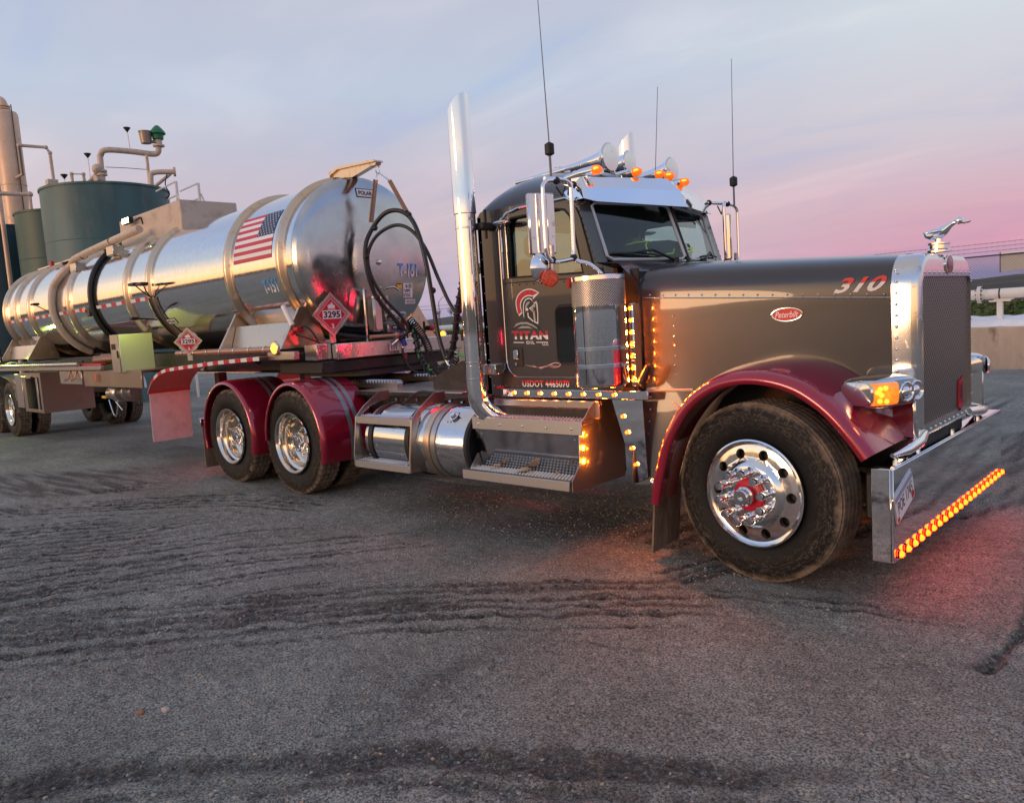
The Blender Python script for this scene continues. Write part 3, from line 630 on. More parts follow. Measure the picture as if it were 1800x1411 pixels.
obj('wall', B().box(-6, 26, 0, 14, 0, 1.6), white_p, wh); obj('roof', B().add([(-6.3, -.3, 1.6), (26.3, -.3, 1.6), (26.3, 14.3, 1.6), (-6.3, 14.3, 1.6), (-6.3, 7, 2.3), (26.3, 7, 2.3)], [(0, 1, 5, 4), (2, 3, 4, 5), (0, 4, 3), (1, 2, 5)]), M('pale_roof', (.55, .5, .46), 0, .6), wh)
bark = M('bare_wood', (.055, .042, .035), 0, .9)
for i, (x, y, h) in enumerate([(-226, 186, 3.4), (-221, 193, 4.6), (-217, 196, 5.6), (-214, 200, 5.0), (-210, 203, 4.4), (-207, 207, 5.4), (-203, 209, 4.0), (-230, 181, 2.6)]):
    t = tag(empty('bare_tree', (x, y, 4.6)), 'small leafless tree in the thin row on the hilltop', 'tree', 'bare trees on the hilltop behind the trailer')
    b = B().tube([(0, 0, -1), (.1, 0, h * .35)], [.16, .1], 5); obj('trunk', b, bark, t); b = B(); r = random.Random(i)
    for k_ in range(46):
        a = r.uniform(0, 6.28); z0 = h * r.uniform(.2, .55); L_ = h * r.uniform(.25, .5); p1 = Vector((math.cos(a) * L_ * .75, math.sin(a) * L_ * .75, z0 + L_ * r.uniform(.4, .9)))
        b.tube([(0.05, 0, z0), p1 * .55 + Vector((0, 0, z0 * .3)), p1], [.05, .035, .012], 3)
    obj('crown', b, bark, t)
ul = thing('street_lamp', 'thin distant street lamp pole seen between hoses and trailer', 'street lamp', (-87.4, 74.5, -.2))
obj('pole', B().cyl((0, 0, 0), (0, 0, 5.6), .09, .05, 8), wire_m, ul); obj('arm', B().tube([(0, 0, 5.5), (.3, .3, 6.0), (.8, .8, 6.6)], .035, 5), wire_m, ul); obj('lamp_head', B().box(.6, 1.1, .65, .95, 6.55, 6.68, .03), wire_m, ul)
pw = thing('utility_line', 'two utility poles with wires strung between them beyond the wall', 'utility pole', (-68.4, 50.5, 0))
for (x, y) in ((-10.5, -11.5), (15, 17)): obj('pole', B().cyl((x, y, -.5), (x, y, 4.6), .12, .09, 8), bark, pw); obj('cross_arm', B().box(x - .6, x + .6, y - .05, y + .05, 4.2, 4.3), bark, pw)
for dz in (4.35, 3.95): obj('wire', B().tube([(-10.5 + 25.5 * k_ / 10, -11.5 + 28.5 * k_ / 10, dz - 1.4 * .5 * (k_ / 10) * (1 - k_ / 10) * 2) for k_ in range(11)], .02, 4), steel_blk, pw)

# ------------------------------------------------------------------ storage tanks and plant behind the trailer
def storage_tank(label, c, r, z, m):
    t = thing('storage_tank', label, 'tank', (c[0], c[1], 0))
    obj('shell', B().lathe([(0, 0), (r, 0), (r, z * .25), (r + .006, z * .252), (r, z * .254), (r, z * .5), (r + .006, z * .502), (r, z * .504), (r, z * .75), (r + .006, z * .752), (r, z * .754), (r, z - .05), (r - .03, z - .05), (r - .03, z - .12), (0, z - .02)], n=64), m, t, angle=12)
    obj('rim', B().lathe([(r + .002, z - .06), (r + .03, z - .06), (r + .03, z), (r + .002, z)], n=64), m, t); return t
bt = storage_tank('widest green storage tank standing behind the chrome trailer', (-22.9, 3.95), 1.74, 6.28, tank_g)
storage_tank('narrower teal storage tank beside the widest green tank', (-27.0, 4.1), 1.5, 6.18, tank_g2)
storage_tank('dark navy storage tank furthest from the trailer at the frame edge', (-30.6, 2.9), 1.5, 6.1, tank_g3)
cl = thing('process_column', 'tall pale cylindrical process column rising above the tanks', 'column', (-31.8, 4.0, 0))
obj('shell', B().lathe([(.42, 0), (.42, 4), (.435, 4.01), (.435, 4.06), (.42, 4.07), (.42, 7.9), (.432, 7.91), (.432, 7.96), (.42, 7.97), (.42, 10.5), (.38, 10.6), (.2, 10.68), (0, 10.7)], n=40), col_m, cl)
obj('top_elbow', B().tube(spline([(-.15, 0, 10.6), (-.15, 0, 10.95), (-.3, -.05, 11.1), (-.6, -.1, 11.12)], 6), .16, 14).cyl((-.15, 0, 10.74), (-.15, 0, 10.79), .24, n=16).cyl((-.15, 0, 10.83), (-.15, 0, 10.88), .24, n=16), col_m, cl)
obj('conduit', B().tube([(.46, .1, .5), (.46, .1, 10.8)], .02, 6), steel_blk, cl)
v = thing('riser_pipe', 'thin reddish standpipe beside the tall process column', 'pipe', (-28.45, 2.6, 0)); obj('pipe', B().cyl((0, 0, 0), (0, 0, 8.0), .075, n=10), col_m, v); obj('clamp', B().lathe([(.076, 7.0), (.1, 7.0), (.1, 7.08), (.076, 7.08)], n=12), steel_blk, v)
v = thing('vent_pipe', 'large tan vent pipe arching over the green tank to a green valve', 'pipe', (-23.2, 4.02, 6.2))
o = Vector((-23.2, 4.02, 6.2)); mp_ = [(-23.2, 4.01, 6.2), (-23.2, 4.01, 7.25), (-23.19, 4.03, 7.42), (-23.05, 4.15, 7.56), (-22.8, 4.76, 7.54), (-22.58, 5.33, 7.48), (-22.49, 5.47, 7.54), (-22.47, 5.5, 7.7)]
obj('pipe', B().tube([p - o for p in spline(mp_, 6)], .085, 12), pipe_m, v)
b = B()
for z in (.28, .38, .62, .72): b.cyl((0, -.01, z), (0, -.01, z + .06), .15, n=16)
obj('flanges', b, pipe_m, v); b = B().cyl((0, -.02, .50), (-.0, -.2, .50), .10, n=12).cyl((0, -.2, .42), (0, -.24, .42), .2, n=16).ball((0, -.12, .80), .16); obj('valve_body', b, pipe_m, v)
e = Vector((-22.46, 5.5, 7.7)) - o
obj('valve_neck', B().cyl(e, e + Vector((0, 0, .05)), .17, n=16).cyl(e + Vector((0, 0, .05)), e + Vector((0, 0, .22)), .11, n=14), pipe_m, v)
obj('valve_cap', B().lathe([(.13, .2), (.16, .22), (.17, .34), (.24, .38), (.22, .44), (.12, .56), (.05, .63), (0, .64)], e, n=20), green_cap, v)
obj('bucket', B().lathe([(0, .08), (.15, .08), (.19, .42), (.2, .42), (.2, .44), (0, .40)], e + Vector((-.12, -.32, 0)), n=18).cyl(e + Vector((0, 0, .14)), e + Vector((-.12, -.3, .14)), .05), M('bucket_metal', (.30, .24, .19), .6, .45), v)
obj('support', B().tube([Vector(p) - o for p in ((-22.57, 5.14, 7.42), (-22.57, 5.14, 6.2))], .05, 8), pipe_m, v)
v = thing('outlet_pipe', 'tan outlet pipe with flanged end above the green tank rim', 'pipe', (-21.9, 4.9, 6.0)); o = Vector((-21.9, 4.9, 6.0))
obj('pipe', B().tube([p - o for p in spline([(-21.88, 4.9, 5.9), (-21.88, 4.9, 6.6), (-21.82, 5.0, 6.76), (-21.54, 5.5, 6.78)], 6)], .075, 12), pipe_m, v)
obj('flange', B().cyl(Vector((-21.56, 5.46, 6.78)) - o, Vector((-21.53, 5.52, 6.78)) - o, .14, n=16), pipe_m, v); obj('drain_hose', B().tube([p - o for p in spline([(-21.65, 5.3, 6.72), (-21.62, 5.2, 6.4), (-21.6, 5.28, 6.1), (-21.72, 5.2, 5.98)], 6)], .018, 6), hose_m, v)
for pts, r, nm, lb in (([(-23.57, 3.35, 6.2), (-23.26, 3.94, 6.95)], .055, 'brace_pipe', 'slanted pipe brace rising from green tank to the vent valve'), ([(-22.5, 4.8, 6.1), (-22.05, 5.59, 6.82)], .05, 'brace_pipe', 'slanted pipe brace under the flanged outlet pipe'),
                      ([(-31.4, 4.0, 8.15), (-30.6, 4.0, 8.15), (-26.1, 2.7, 8.13), (-25.9, 3.4, 8.11), (-25.9, 3.5, 7.95), (-25.98, 3.55, 6.1)], .05, 'transfer_pipe', 'thin pipe running from the tall column down behind the green tank'),
                      ([(-24.0, 3.42, 6.2), (-23.97, 3.42, 6.95), (-23.87, 3.72, 6.95), (-23.9, 3.74, 6.2)], .045, 'loop_pipe', 'small rusty pipe loop standing on the green tank'),
                      ([(-30, 1.2, 6.72), (-26.57, 2.0, 6.67), (-26.32, 2.9, 6.67), (-26.36, 2.88, 6.0)], .07, 'header_pipe', 'pale header pipe crossing in front of the tall column')):
    v = thing(nm, lb, 'pipe', pts[0]); o = Vector(pts[0]); obj('pipe', B().tube([Vector(p) - o for p in pts], r, 10), pipe_m, v)
    for p in pts[1:-1]: obj('elbow', B().ball(Vector(p) - o, r * 1.35, 10, 6), pipe_m, v)
for p0, p1, lb in (((-22.67, 4.68, 8.17), (-22.75, 4.74, 7.58), 'slim rod with cone tip on top of the vent pipe'), ((-23.7, 3.84, 7.51), (-23.78, 3.88, 6.2), 'slim rod with cone tip standing near the vent valve'), ((-24.05, 3.23, 6.89), (-24.08, 3.24, 6.2), 'shortest cone tipped rod beside the tank hatch box')):
    v = thing('lightning_rod', lb, 'rod', p1); d = Vector(p0) - Vector(p1); obj('rod', B().tube([(0, 0, 0), d], .014, 5), white_p, v); obj('tip', B().lathe([(.01, -.1), (.1, .02), (.1, .04), (0, .02)], d, n=10), steel_blk, v)
v = thing('tank_hatch', 'flat hatch box with lid on top of the green tank', 'hatch', (-23.25, 2.75, 6.2)); obj('lid', B().box(-.1, .14, -.28, .0, .22, .38, .01), pipe_m, v); obj('cover', B().box(-.1, .12, -.1, .55, .0, .14, .02), tank_g, v); obj('arm', B().box(-.02, .02, .0, .6, .15, .2), pipe_m, v)
v = thing('guy_wire', 'thin wire from the vent valve to the pipe support', 'wire', (-23.1, 4.1, 7.06)); obj('strand', B().tube([(0, 0, 0), (.24, .5, -.02), (.53, 1.05, -.07)], .012, 4), steel_blk, v)
v = thing('stair_railing', 'pale metal stair railing beside the green tank top', 'railing', (-20.8, 4.9, 0)); o = Vector((-20.8, 4.9, 0))
for z0, z1, x, y in ((0, 6.33, -20.72, 5.12), (0, 6.19, -20.03, 5.45)): obj('post', B().box(x - .03 - o.x, x + .03 - o.x, y - .03 - o.y, y + .03 - o.y, z0, z1), white_p, v)
for pts in ([(-20.98, 4.61, 6.04), (-20.72, 5.12, 6.33)], [(-20.26, 4.99, 5.96), (-20.03, 5.45, 6.19)], [(-20.26, 5.13, 5.62), (-20.03, 5.45, 5.77)], [(-20.03, 5.5, 5.89), (-19.9, 5.7, 5.2)], [(-20.88, 4.91, 5.83), (-20.72, 5.13, 5.94)], [(-20.7, 5.1, 5.95), (-20.45, 5.2, 5.3)]): obj('rail', B().tube([Vector(p) - o for p in pts], .025, 6), white_p, v)
obj('step', B().box(-.6, .9, .3, .75, 5.1, 5.14), plate_alu, v)

# ------------------------------------------------------------------ tractor
T = thing('semi_truck', 'dark grey semi truck with maroon fenders and tall chrome exhaust stacks', 'truck')
CY = .03
def ip(x, xs, ys): return float(np.interp(x, xs, ys))

# --- wheels
def tyre_profile(R, w, tread):
    h = w / 2
    return [(.30, -h * .62), (.315, -h * .80), (.36, -h * .97), (.42, -h * 1.03), (.475, -h * 1.0), (R - .03, -h * .93), (R - .008, -h * .86)] + tread + [(R - .008, h * .86), (R - .03, h * .93), (.475, h), (.42, h * 1.03), (.36, h * .97), (.315, h * .80), (.30, h * .62)]
def rib_tread(R, w):
    t = []; h = w / 2 * .84; n = 5; g = .019
    for i in range(n):
        a = -h + 2 * h * i / n + g / 2; c = -h + 2 * h * (i + 1) / n - g / 2
        t += [(R - .024, a - .001), (R, a), (R + .002, (a + c) / 2), (R, c), (R - .024, c + .001)]
    return t
def make_front_wheel():
    w = empty('wheel', parent=T)
    R = .537; W_ = .285
    def mod(i, j, r): return r - (.004 if (r > R - .04 and i % 2) else 0)
    obj('tyre', B().lathe(tyre_profile(R, W_, rib_tread(R, W_)), (0, .145, 0), (0, -1, 0), 180, mod=mod), tyre_m, w, angle=50)
    # rim disc with ten hand holes, outer face towards -y
    def yface(r): return ip(r, [0, .165, .178, .20, .26, .290, .303, .3125, .322], [-.030, -.030, -.024, -.004, .003, .010, .004, -.010, -.006])
    b = B()
    fr = lambda r, t, d=0.: (r * math.cos(t), yface(r) + d, r * math.sin(t))
    for s in range(10):
        t0 = 2 * PI * s / 10; ht = PI / 10; rc = .243; hr = .030; N = 24
        hole = []; out = []
        for i in range(N):
            a = 2 * PI * i / N; hole.append((rc + hr * math.cos(a), t0 + hr * math.sin(a) / rc))
            k = max(abs(math.cos(a)), abs(math.sin(a))); out.append((rc + .042 * math.cos(a) / k, t0 + ht * math.sin(a) / k))
        vs = [fr(r, t) for r, t in out] + [fr(r, t) for r, t in hole] + [fr(r, t, .03) for r, t in hole]
        b.add(vs, [(i, (i + 1) % N, N + (i + 1) % N, N + i) for i in range(N)] + [(N + i, N + (i + 1) % N, 2 * N + (i + 1) % N, 2 * N + i) for i in range(N)])
    rs_ = [.285, .290, .296, .303, .308, .3125, .318, .322, .322]
    b.lathe([(r, -yface(r)) for r in rs_[:-1]] + [(.322, -.02), (.30, -.06), (.29, -.20)], (0, 0, 0), (0, -1, 0), 80)
    b.lathe([(r, -yface(r)) for r in (.085, .12, .165, .172, .178, .19, .201)], (0, 0, 0), (0, -1, 0), 80)
    obj('rim', b, M('satin_rim', (.80, .79, .78), 1., .13, rvar=.05), w, angle=30)
    obj('brake_drum', B().lathe([(0, .0), (.20, .0), (.285, -.02), (.29, -.15), (0, -.15)], (0, .05, 0), (0, -1, 0), 40), steel_blk, w)
    for i in range(10):
        a = 2 * PI * i / 10 + .2; c = (.142 * math.cos(a), -.028, .142 * math.sin(a))
        nut = nuts.get('f')
        if not nut: nut = nuts['f'] = mesh('lug_nut', B().lathe([(.028, 0), (.029, .012), (.0225, .018), (.0225, .060), (.0245, .063), (.0245, .128), (.021, .135), (0, .136)], (0, 0, 0), (0, -1, 0), 16), chrome)
        link('lug_nut', nut, w, c)
    obj('hub_plate', B().lathe([(.095, -.005), (.098, .012), (.088, .02), (.05, .022)], (0, -.03, 0), (0, -1, 0), 24), red_p, w)
    obj('hub_cap', B().lathe([(.052, 0), (.052, .022), (.058, .03), (.058, .050), (.046, .056), (.046, .085), (.040, .09), (.018, .09), (.017, .07), (0, .07)], (0, -.045, 0), (0, -1, 0), 24), chrome_w, w)
    obj('rim_sticker', B().add([(.262, -.0045, -.065), (.30, -.0325, -.035), (.285, -.021, -.085)], [(0, 1, 2)]), white_d, w) if False else None
    return w
nuts = {}
warm_rim = M('polished_rim', (.84, .75, .64), 1., .10, rvar=.05)
def make_dual_wheel(parent, hub=chrome):
    w = empty('wheel', parent=parent); R = .537; hub = warm_rim
    def mod(i, j, r): return r - (.013 if (r > R - .012 and i % 3 == 0) else (.006 if (r > R - .035 and i % 3 == 0) else 0))
    t = []; h = .125 * .84
    for i in range(4):
        a = -h + 2 * h * i / 4 + .006; c = -h + 2 * h * (i + 1) / 4 - .006; t += [(R - .015, a - .001), (R, a), (R, c), (R - .015, c + .001)]
    tm = mesh('tyre', B().lathe(tyre_profile(R, .25, t), (0, 0, 0), (0, -1, 0), 150, mod=mod), tyre_m, angle=50)
    link('tyre', tm, w, (0, .13, 0)); link('tyre', tm, w, (0, .465, 0), (0, .3, 0))
    b = B().lathe([(.322, .0), (.318, .010), (.308, .010), (.300, 0), (.290, -.03), (.285, -.06), (.262, -.075), (.255, -.11), (.255, -.165), (.235, -.185), (.20, -.190), (.165, -.19), (.155, -.185), (.12, -.185)], (0, 0, 0), (0, -1, 0), 80)
    b.lathe([(.322, 0), (.31, -.05), (.30, -.25)], (0, 0, 0), (0, -1, 0), 60); obj('rim', b, hub, w, angle=30)
    obj('axle_hub', B().lathe([(.135, 0), (.135, .02), (.115, .03), (.11, .10), (.10, .115), (.06, .12), (.055, .135), (0, .138)], (0, .185, 0), (0, -1, 0), 32), chrome_w, w)
    if 'r' not in nuts: nuts['r'] = mesh('lug_nut', B().lathe([(.022, 0), (.022, .02), (.017, .024), (.017, .05), (0, .052)], (0, 0, 0), (0, -1, 0), 8), chrome); nuts['s'] = mesh('axle_stud', B().cyl((0, 0, 0), (0, -.03, 0), .011, n=6), chrome)
    for i in range(10):
        a = 2 * PI * i / 10; link('lug_nut', nuts['r'], w, (.150 * math.cos(a), .19, .150 * math.sin(a)))
    for i in range(8):
        a = 2 * PI * i / 8; link('axle_stud', nuts['s'], w, (.082 * math.cos(a), .075, .082 * math.sin(a)))
    obj('brake_drum', B().lathe([(.08, .0), (.20, 0), (.20, -.25), (.08, -.25)], (0, .22, 0), (0, -1, 0), 32), steel_blk, w)
    return w
fw = make_front_wheel(); fw.location = (0, -1.15, .535); fw.rotation_euler = (0, 0, -.10)
copy_tree(fw, T, (0, 1.15, .535), (0, 0, PI - .10))
dw = make_dual_wheel(T); dw.location = (-5.03, -1.17, .535)
for x, y, rz, ry in ((-6.35, -1.17, 0, .7), (-5.03, 1.17, PI, .2), (-6.35, 1.17, PI, .5)): copy_tree(dw, T, (x, y, .535), (0, ry, rz))

# --- frame
b = B()
for s in (-1, 1): b.box(-7.2, .45, .43 * s - .04, .43 * s + .04, .74, 1.0, .008)
obj('frame_rail', b, steel_blk, T)
for x in (-7.18, -5.7, -4.4, -3.2, -1.6): obj('crossmember', B().box(x - .05, x + .05, -.39, .39, .78, .96), steel_blk, T)
for x in (-5.03, -6.35): obj('axle', B().cyl((x, -.75, .535), (x, .75, .535), .09, n=14).ball((x, 0, .55), (.2, .22, .22)), steel_blk, T)
obj('front_axle', B().box(-.06, .06, -.9, .9, .40, .50, .01), steel_blk, T)
b = B()
for s in (-1, 1):
    for x in np.arange(-4.6, -2.5, .16):
        for z in (.80, .93): b.cyl((x, s * .47, z), (x, s * .495, z), .018, n=6)
kind(obj('frame_bolts', b, chrome_w, T), 'stuff')
obj('drive_shaft', B().cyl((-4.9, 0, .62), (-1.5, 0, .72), .06, n=12), steel_blk, T)
obj('deck_plate', B().box(-4.55, -3.02, -.62, .62, 1.01, 1.03, .004), tread_alu, T)
obj('deck_edge', B().box(-4.6, -2.6, -.66, -.622, .985, 1.02, .004), steel_blk, T)
obj('deck_box', B().plate([(-3.62, 1.032), (-2.62, 1.032), (-2.62, 1.30), (-3.2, 1.30), (-3.62, 1.14)], lambda u, v, d: (u, d, v), -.42, .25), steel_blk, T)
obj('engine_bay', B().box(-1.0, .55, -.48, .52, .60, 1.5, .01).box(-.68, .60, -.62, .62, .86, 1.12, .01).box(.45, .70, -.5, .56, .38, .80, .01), dark, T)
fwh = obj('fifth_wheel', B().plate(arc(-5.62, 0, .5, 90, 270, 10) + [(-4.86, -.48), (-4.70, -.36), (-4.70, .36), (-4.86, .48)], lambda u, v, d: (u, v, d), 1.16, 1.21).box(-5.75, -5.3, -.3, .3, 1.02, 1.15, .02), steel_blk, T)
b = B()
for s in (-.40, .34):
    b.box(-5.9, -4.2, s, s + .07, 1.03, 1.075)
    for i in range(34): x = -5.9 + i * .05; b.add([(x, s - .002, 1.075), (x + .05, s - .002, 1.075), (x + .025, s - .002, 1.115), (x, s + .07, 1.075), (x + .05, s + .07, 1.075), (x + .025, s + .07, 1.115)], [(0, 1, 2), (3, 5, 4), (0, 2, 5, 3), (1, 4, 5, 2)])
obj('slide_rack', b, plate_alu, T)

# --- hood
def hood_w(x): return ip(x, [-.95, .60], [.80, .575])
def hood_sec(x):
    t = (x + .95) / 1.55; w = hood_w(x); zs = ip(x, [-.95, .6], [1.70, 1.655]); zt = ip(x, [-.95, .6], [1.985, 1.885]); c = CY * t
    fl = ip(x, [-.95, -.45], [.17, 0]); zb = .46 if x < -.64 else ip(x, [-.64, -.55, -.40, -.2, 0, .2, .35, .5, .62], [.60, .80, 1.05, 1.20, 1.24, 1.20, 1.12, .98, .84])
    half = []
    for i in range(9):
        z = zb + (zs - zb) * i / 8; f = max(0, (1.2 - z)) * 1.3; half.append((w + fl * f ** 1.35, z))
    for i in range(1, 13):
        a = PI / 2 * i / 12; half.append((w * math.cos(a) ** .50 if i < 12 else 0., zs + (zt - zs) * math.sin(a) ** .62))
    return [(x, -y + c, z) for y, z in half] + [(x, y + c, z) for y, z in half[-2::-1]]
xsx = [-.95, -.85, -.75, -.655, -.645, -.60, -.55, -.48, -.40, -.30, -.2, -.1, 0, .1, .2, .28, .35, .42, .5, .56, .60]
hood = obj('hood', B().loft([hood_sec(x) for x in xsx]), paint, T, angle=60)
def hood_side(x, z, off=.004):
    w = hood_w(x); fl = ip(x, [-.95, -.45], [.17, 0]); f = max(0, 1.2 - z) * 1.3; return (x, -(w + fl * f ** 1.35) + CY * (x + .95) / 1.55 - off, z)
for s in (1, -1):
    mir = lambda p: (p[0], p[1] if s == 1 else -p[1] + 2 * CY * (p[0] + .95) / 1.55, p[2])
    seam = [mir(hood_side(x, ip(x, [-.95, .6], [1.735, 1.625]), .002)) for x in np.linspace(-.93, .59, 24)]
    obj('seam', B().tube(seam, .0045, 6), chrome_w, hood)
    b = B()
    for x in np.linspace(-.88, .56, 17): b.ball(mir(hood_side(x, ip(x, [-.95, .6], [1.755, 1.645]), .0)), .0075, 6, 4)
    for z in np.linspace(1.6, 1.2, 7): b.ball(mir(hood_side(-.72, z, 0)), .0065, 6, 4)
    for z in np.linspace(1.05, .55, 7): b.ball(mir(hood_side(-.90, z, 0)), .0065, 6, 4)
    kind(obj('rivets', b, chrome_w, hood), 'stuff')
    obj('gasket', B().tube([mir((-.955, -p, z)) for p, z in ((.985, .47), (.93, .8), (.87, 1.1), (.815, 1.4), (.805, 1.70), (.79, 1.80), (.74, 1.88), (.6, 1.93))], .014, 8), rubber, hood)
    obj('belt_trim', B().tube([mir(hood_side(x, 1.095, .001)) for x in np.linspace(-.93, -.60, 6)], .012, 6), grey_d, hood)
text('hood_number', '310', lambda u, v: hood_side(.285 + u * .265 + .035 * v, 1.672 + .088 * v - u * .002), two_tone('number_print', (.62, .02, .03), (.72, .70, .68), 1.722, .003), hood, .03, .25, 1.05)
# oval maker badge on the hood side
def oval(cx, cz, a, c, off, n=32): return [hood_side(cx + a * math.cos(2 * PI * i / n), cz + c * math.sin(2 * PI * i / n), off) for i in range(n)]
bd = obj('badge', B().add(oval(.015, 1.563, .095, .044, .006), [tuple(range(32))]).loft([oval(.015, 1.563, .095, .044, .0)] + [oval(.015, 1.563, .095, .044, .006)], closed=True), M('badge_red', (.60, .012, .02), 0, .4), hood)
obj('badge_rim', B().loft([oval(.015, 1.563, .095, .044, .0065), oval(.015, 1.563, .088, .038, .0075), oval(.015, 1.563, .085, .036, .0065)], closed=True), chrome, hood)
text('badge_lettering', 'Peterbilt', lambda u, v: hood_side(-.055 + u * .14, 1.545 + v * .038, .008), white_d, hood, .01, .35)
def ribbon(name, pts, w, fn, m, par, ws=None):
    sp = spline([(a, c, 0) for a, c in pts], 8); vs = []; n = len(sp)
    for i, p in enumerate(sp):
        d = (sp[min(i + 1, n - 1)] - sp[max(i - 1, 0)]).normalized(); q = Vector((-d.y, d.x, 0)); k = w * (math.sin(PI * (i + .6) / (n + .2)) ** .6) / 2; vs += [fn(*(p + q * k).xy), fn(*(p - q * k).xy)]
    return obj(name, B().add(vs, [(2 * i, 2 * i + 1, 2 * i + 3, 2 * i + 2) for i in range(n - 1)]), m, par, normals=False)
hp = lambda u, v: hood_side(u, v, .005)
ribbon('pinstripe', [(-.74, 1.02), (-.71, .98), (-.69, .90), (-.72, .82)], .018, hp, pink_d, hood); ribbon('pinstripe', [(-.67, .93), (-.70, .88), (-.74, .82), (-.745, .76)], .014, hp, pink_d, hood)
ribbon('pinstripe', [(-.78, .80), (-.72, .84), (-.66, .85)], .008, hp, red_p, hood)
obj('latch', B().tube([(-.885, -.93, 1.13), (-.86, -.97, 1.17), (-.80, -.97, 1.28)], [.012, .03, .02], 8), rubber, hood)

# --- grille and front
def shell_loop(x, ins, zt=1.872): return [(x, y, z) for y, z in rrect(CY - .585 + ins, CY + .585 - ins, .80 + ins * .5, zt - ins, (.19 - ins * .8, .19 - ins * .8, .03, .03), 8)]
hole = [(y, z) for y, z in rrect(CY - .535, CY + .535, .868, 1.735, (.05, .05, .02, .02), 8)]
b = B().loft([shell_loop(.598, 0), shell_loop(.70, 0), shell_loop(.728, .006), shell_loop(.745, .020), shell_loop(.752, .042), [(.752, y, z) for y, z in hole], [(.735, y, z) for y, z in hole]], closed=True)
shell = obj('grille_shell', b, chrome_w, T, angle=50)
obj('grille_mesh', B().add([(.737, y, z) for y, z in hole], [tuple(range(len(hole)))]), grille_mm, T, uvfn=lambda c: (c.y, c.z))
b = B()
for z in np.linspace(.88, 1.78, 15): b.ball((.625, CY - .587, z), .010, 8, 5); b.ball((.625, CY + .587, z), .010, 8, 5)
for y in np.linspace(-.5, .5, 11): b.ball((.753, CY + y, 1.757), .007, 6, 4); b.ball((.753, CY + y, .845), .006, 6, 4)
for z in np.linspace(.95, 1.70, 7): b.ball((.753, CY + .547, z), .005, 6, 4)
kind(obj('rivets', b, chrome, shell), 'stuff')
ell = lambda a, c, x: [(x, CY + a * math.cos(2 * PI * i / 28), 1.807 + c * math.sin(2 * PI * i / 28)) for i in range(28)]
em = obj('emblem', B().loft([ell(.078, .056, .752), ell(.078, .056, .758), ell(.07, .05, .761), ell(.001, .001, .762)], closed=True), M('emblem_maroon', (.25, .025, .045), 0, .35, .5), T)
obj('emblem_rim', B().loft([ell(.084, .061, .752), ell(.084, .061, .759), ell(.077, .055, .7605)], closed=True), chrome, em)
text('emblem_lettering', 'Peterbilt', lambda u, v: (.7635, CY - .055 + u * .11, 1.795 + v * .03), pink_d, em, .01, .3)
bp = obj('bug_plate', B().plate([(-.06, -.1), (-.055, .06), (-.03, .085), (.0, .075), (.03, .09), (.062, .10), (.06, -.04), (.066, -.09), (.03, -.10), (.01, -.12), (-.03, -.105)], lambda u, v, d: (d, .335 + u, .985 + v), .738, .746), M('red_plate', (.50, .012, .025), .1, .45), T)
obj('plate_slots', B().box(.7465, .748, .30, .315, .92, 1.05).box(.7465, .748, .33, .345, .94, 1.03).box(.7465, .748, .355, .37, .91, 1.05), M('dark_red', (.12, .008, .012), 0, .5), bp)
# bumper
bm_ = obj('bumper', B().box(.785, .80, -1.22, 1.22, .262, .755, .004).box(.69, .784, -1.22, -1.206, .262, .755, .003).box(.69, .784, 1.206, 1.22, .262, .755, .003).box(.69, .784, -1.205, 1.205, .742, .755, .003), chrome, T)
obj('bumper_backing', B().box(.62, .69, -1.1, 1.1, .45, .70, .01), steel_blk, T)
b = B()
for y in (-1.0, -.62, .1, .75): b.cyl((.745, y, .754), (.745, y, .775), .016, n=8)
kind(obj('bumper_bolts', b, chrome_w, bm_), 'stuff')
lamp_me = mesh('marker_light', B().lathe([(.018, 0), (.018, .012), (.015, .020), (.008, .026), (0, .028)], (0, 0, 0), (1, 0, 0), 14), led_hot)
bez_me = mesh('bezel', B().lathe([(.024, 0), (.024, .006), (.019, .010), (.018, .002)], (0, 0, 0), (1, 0, 0), 14), rubber)
for i in range(21):
    y = -1.155 + 2.325 * i / 20; link('marker_light', lamp_me, bm_, (.803, y, .300)); link('bezel', bez_me, bm_, (.8005, y, .300))
a = math.radians(19); ca, sa = math.cos(a), math.sin(a); pf = lambda u, v, d=0.: (.806 + d, -1.065 + u * ca - v * sa, .583 + u * sa + v * ca)
pt = obj('licence_plate', B().plate(rrect(-.152, .152, -.076, .076, .012), lambda u, v, d: pf(u, v, d), 0, .003), white_d, bm_)
text('plate_number', 'POE 1745', lambda u, v: pf(-.12 + .245 * u, -.035 + .07 * v, .0045), navy_d, pt, .0) ; pt.parent = T
obj('plate_sky', B().add([pf(-.15, .044, .0038), pf(.15, .044, .0038), pf(.15, .074, .0038), pf(-.15, .074, .0038)], [(0, 1, 2, 3)]), M('plate_blue', (.30, .34, .52), 0, .4), pt); obj('plate_stickers', B().add([pf(.10, -.07, .0042), pf(.145, -.07, .0042), pf(.145, -.035, .0042), pf(.10, -.035, .0042), pf(-.148, -.07, .0042), pf(-.115, -.07, .0042), pf(-.115, -.045, .0042), pf(-.148, -.045, .0042)], [(0, 1, 2, 3), (4, 5, 6, 7)]), red_p, pt)
obj('plate_holder', B().plate(rrect(-.165, .165, -.088, .082, .012), lambda u, v, d: pf(u, v, d), -.005, -.001), chrome_w, pt)

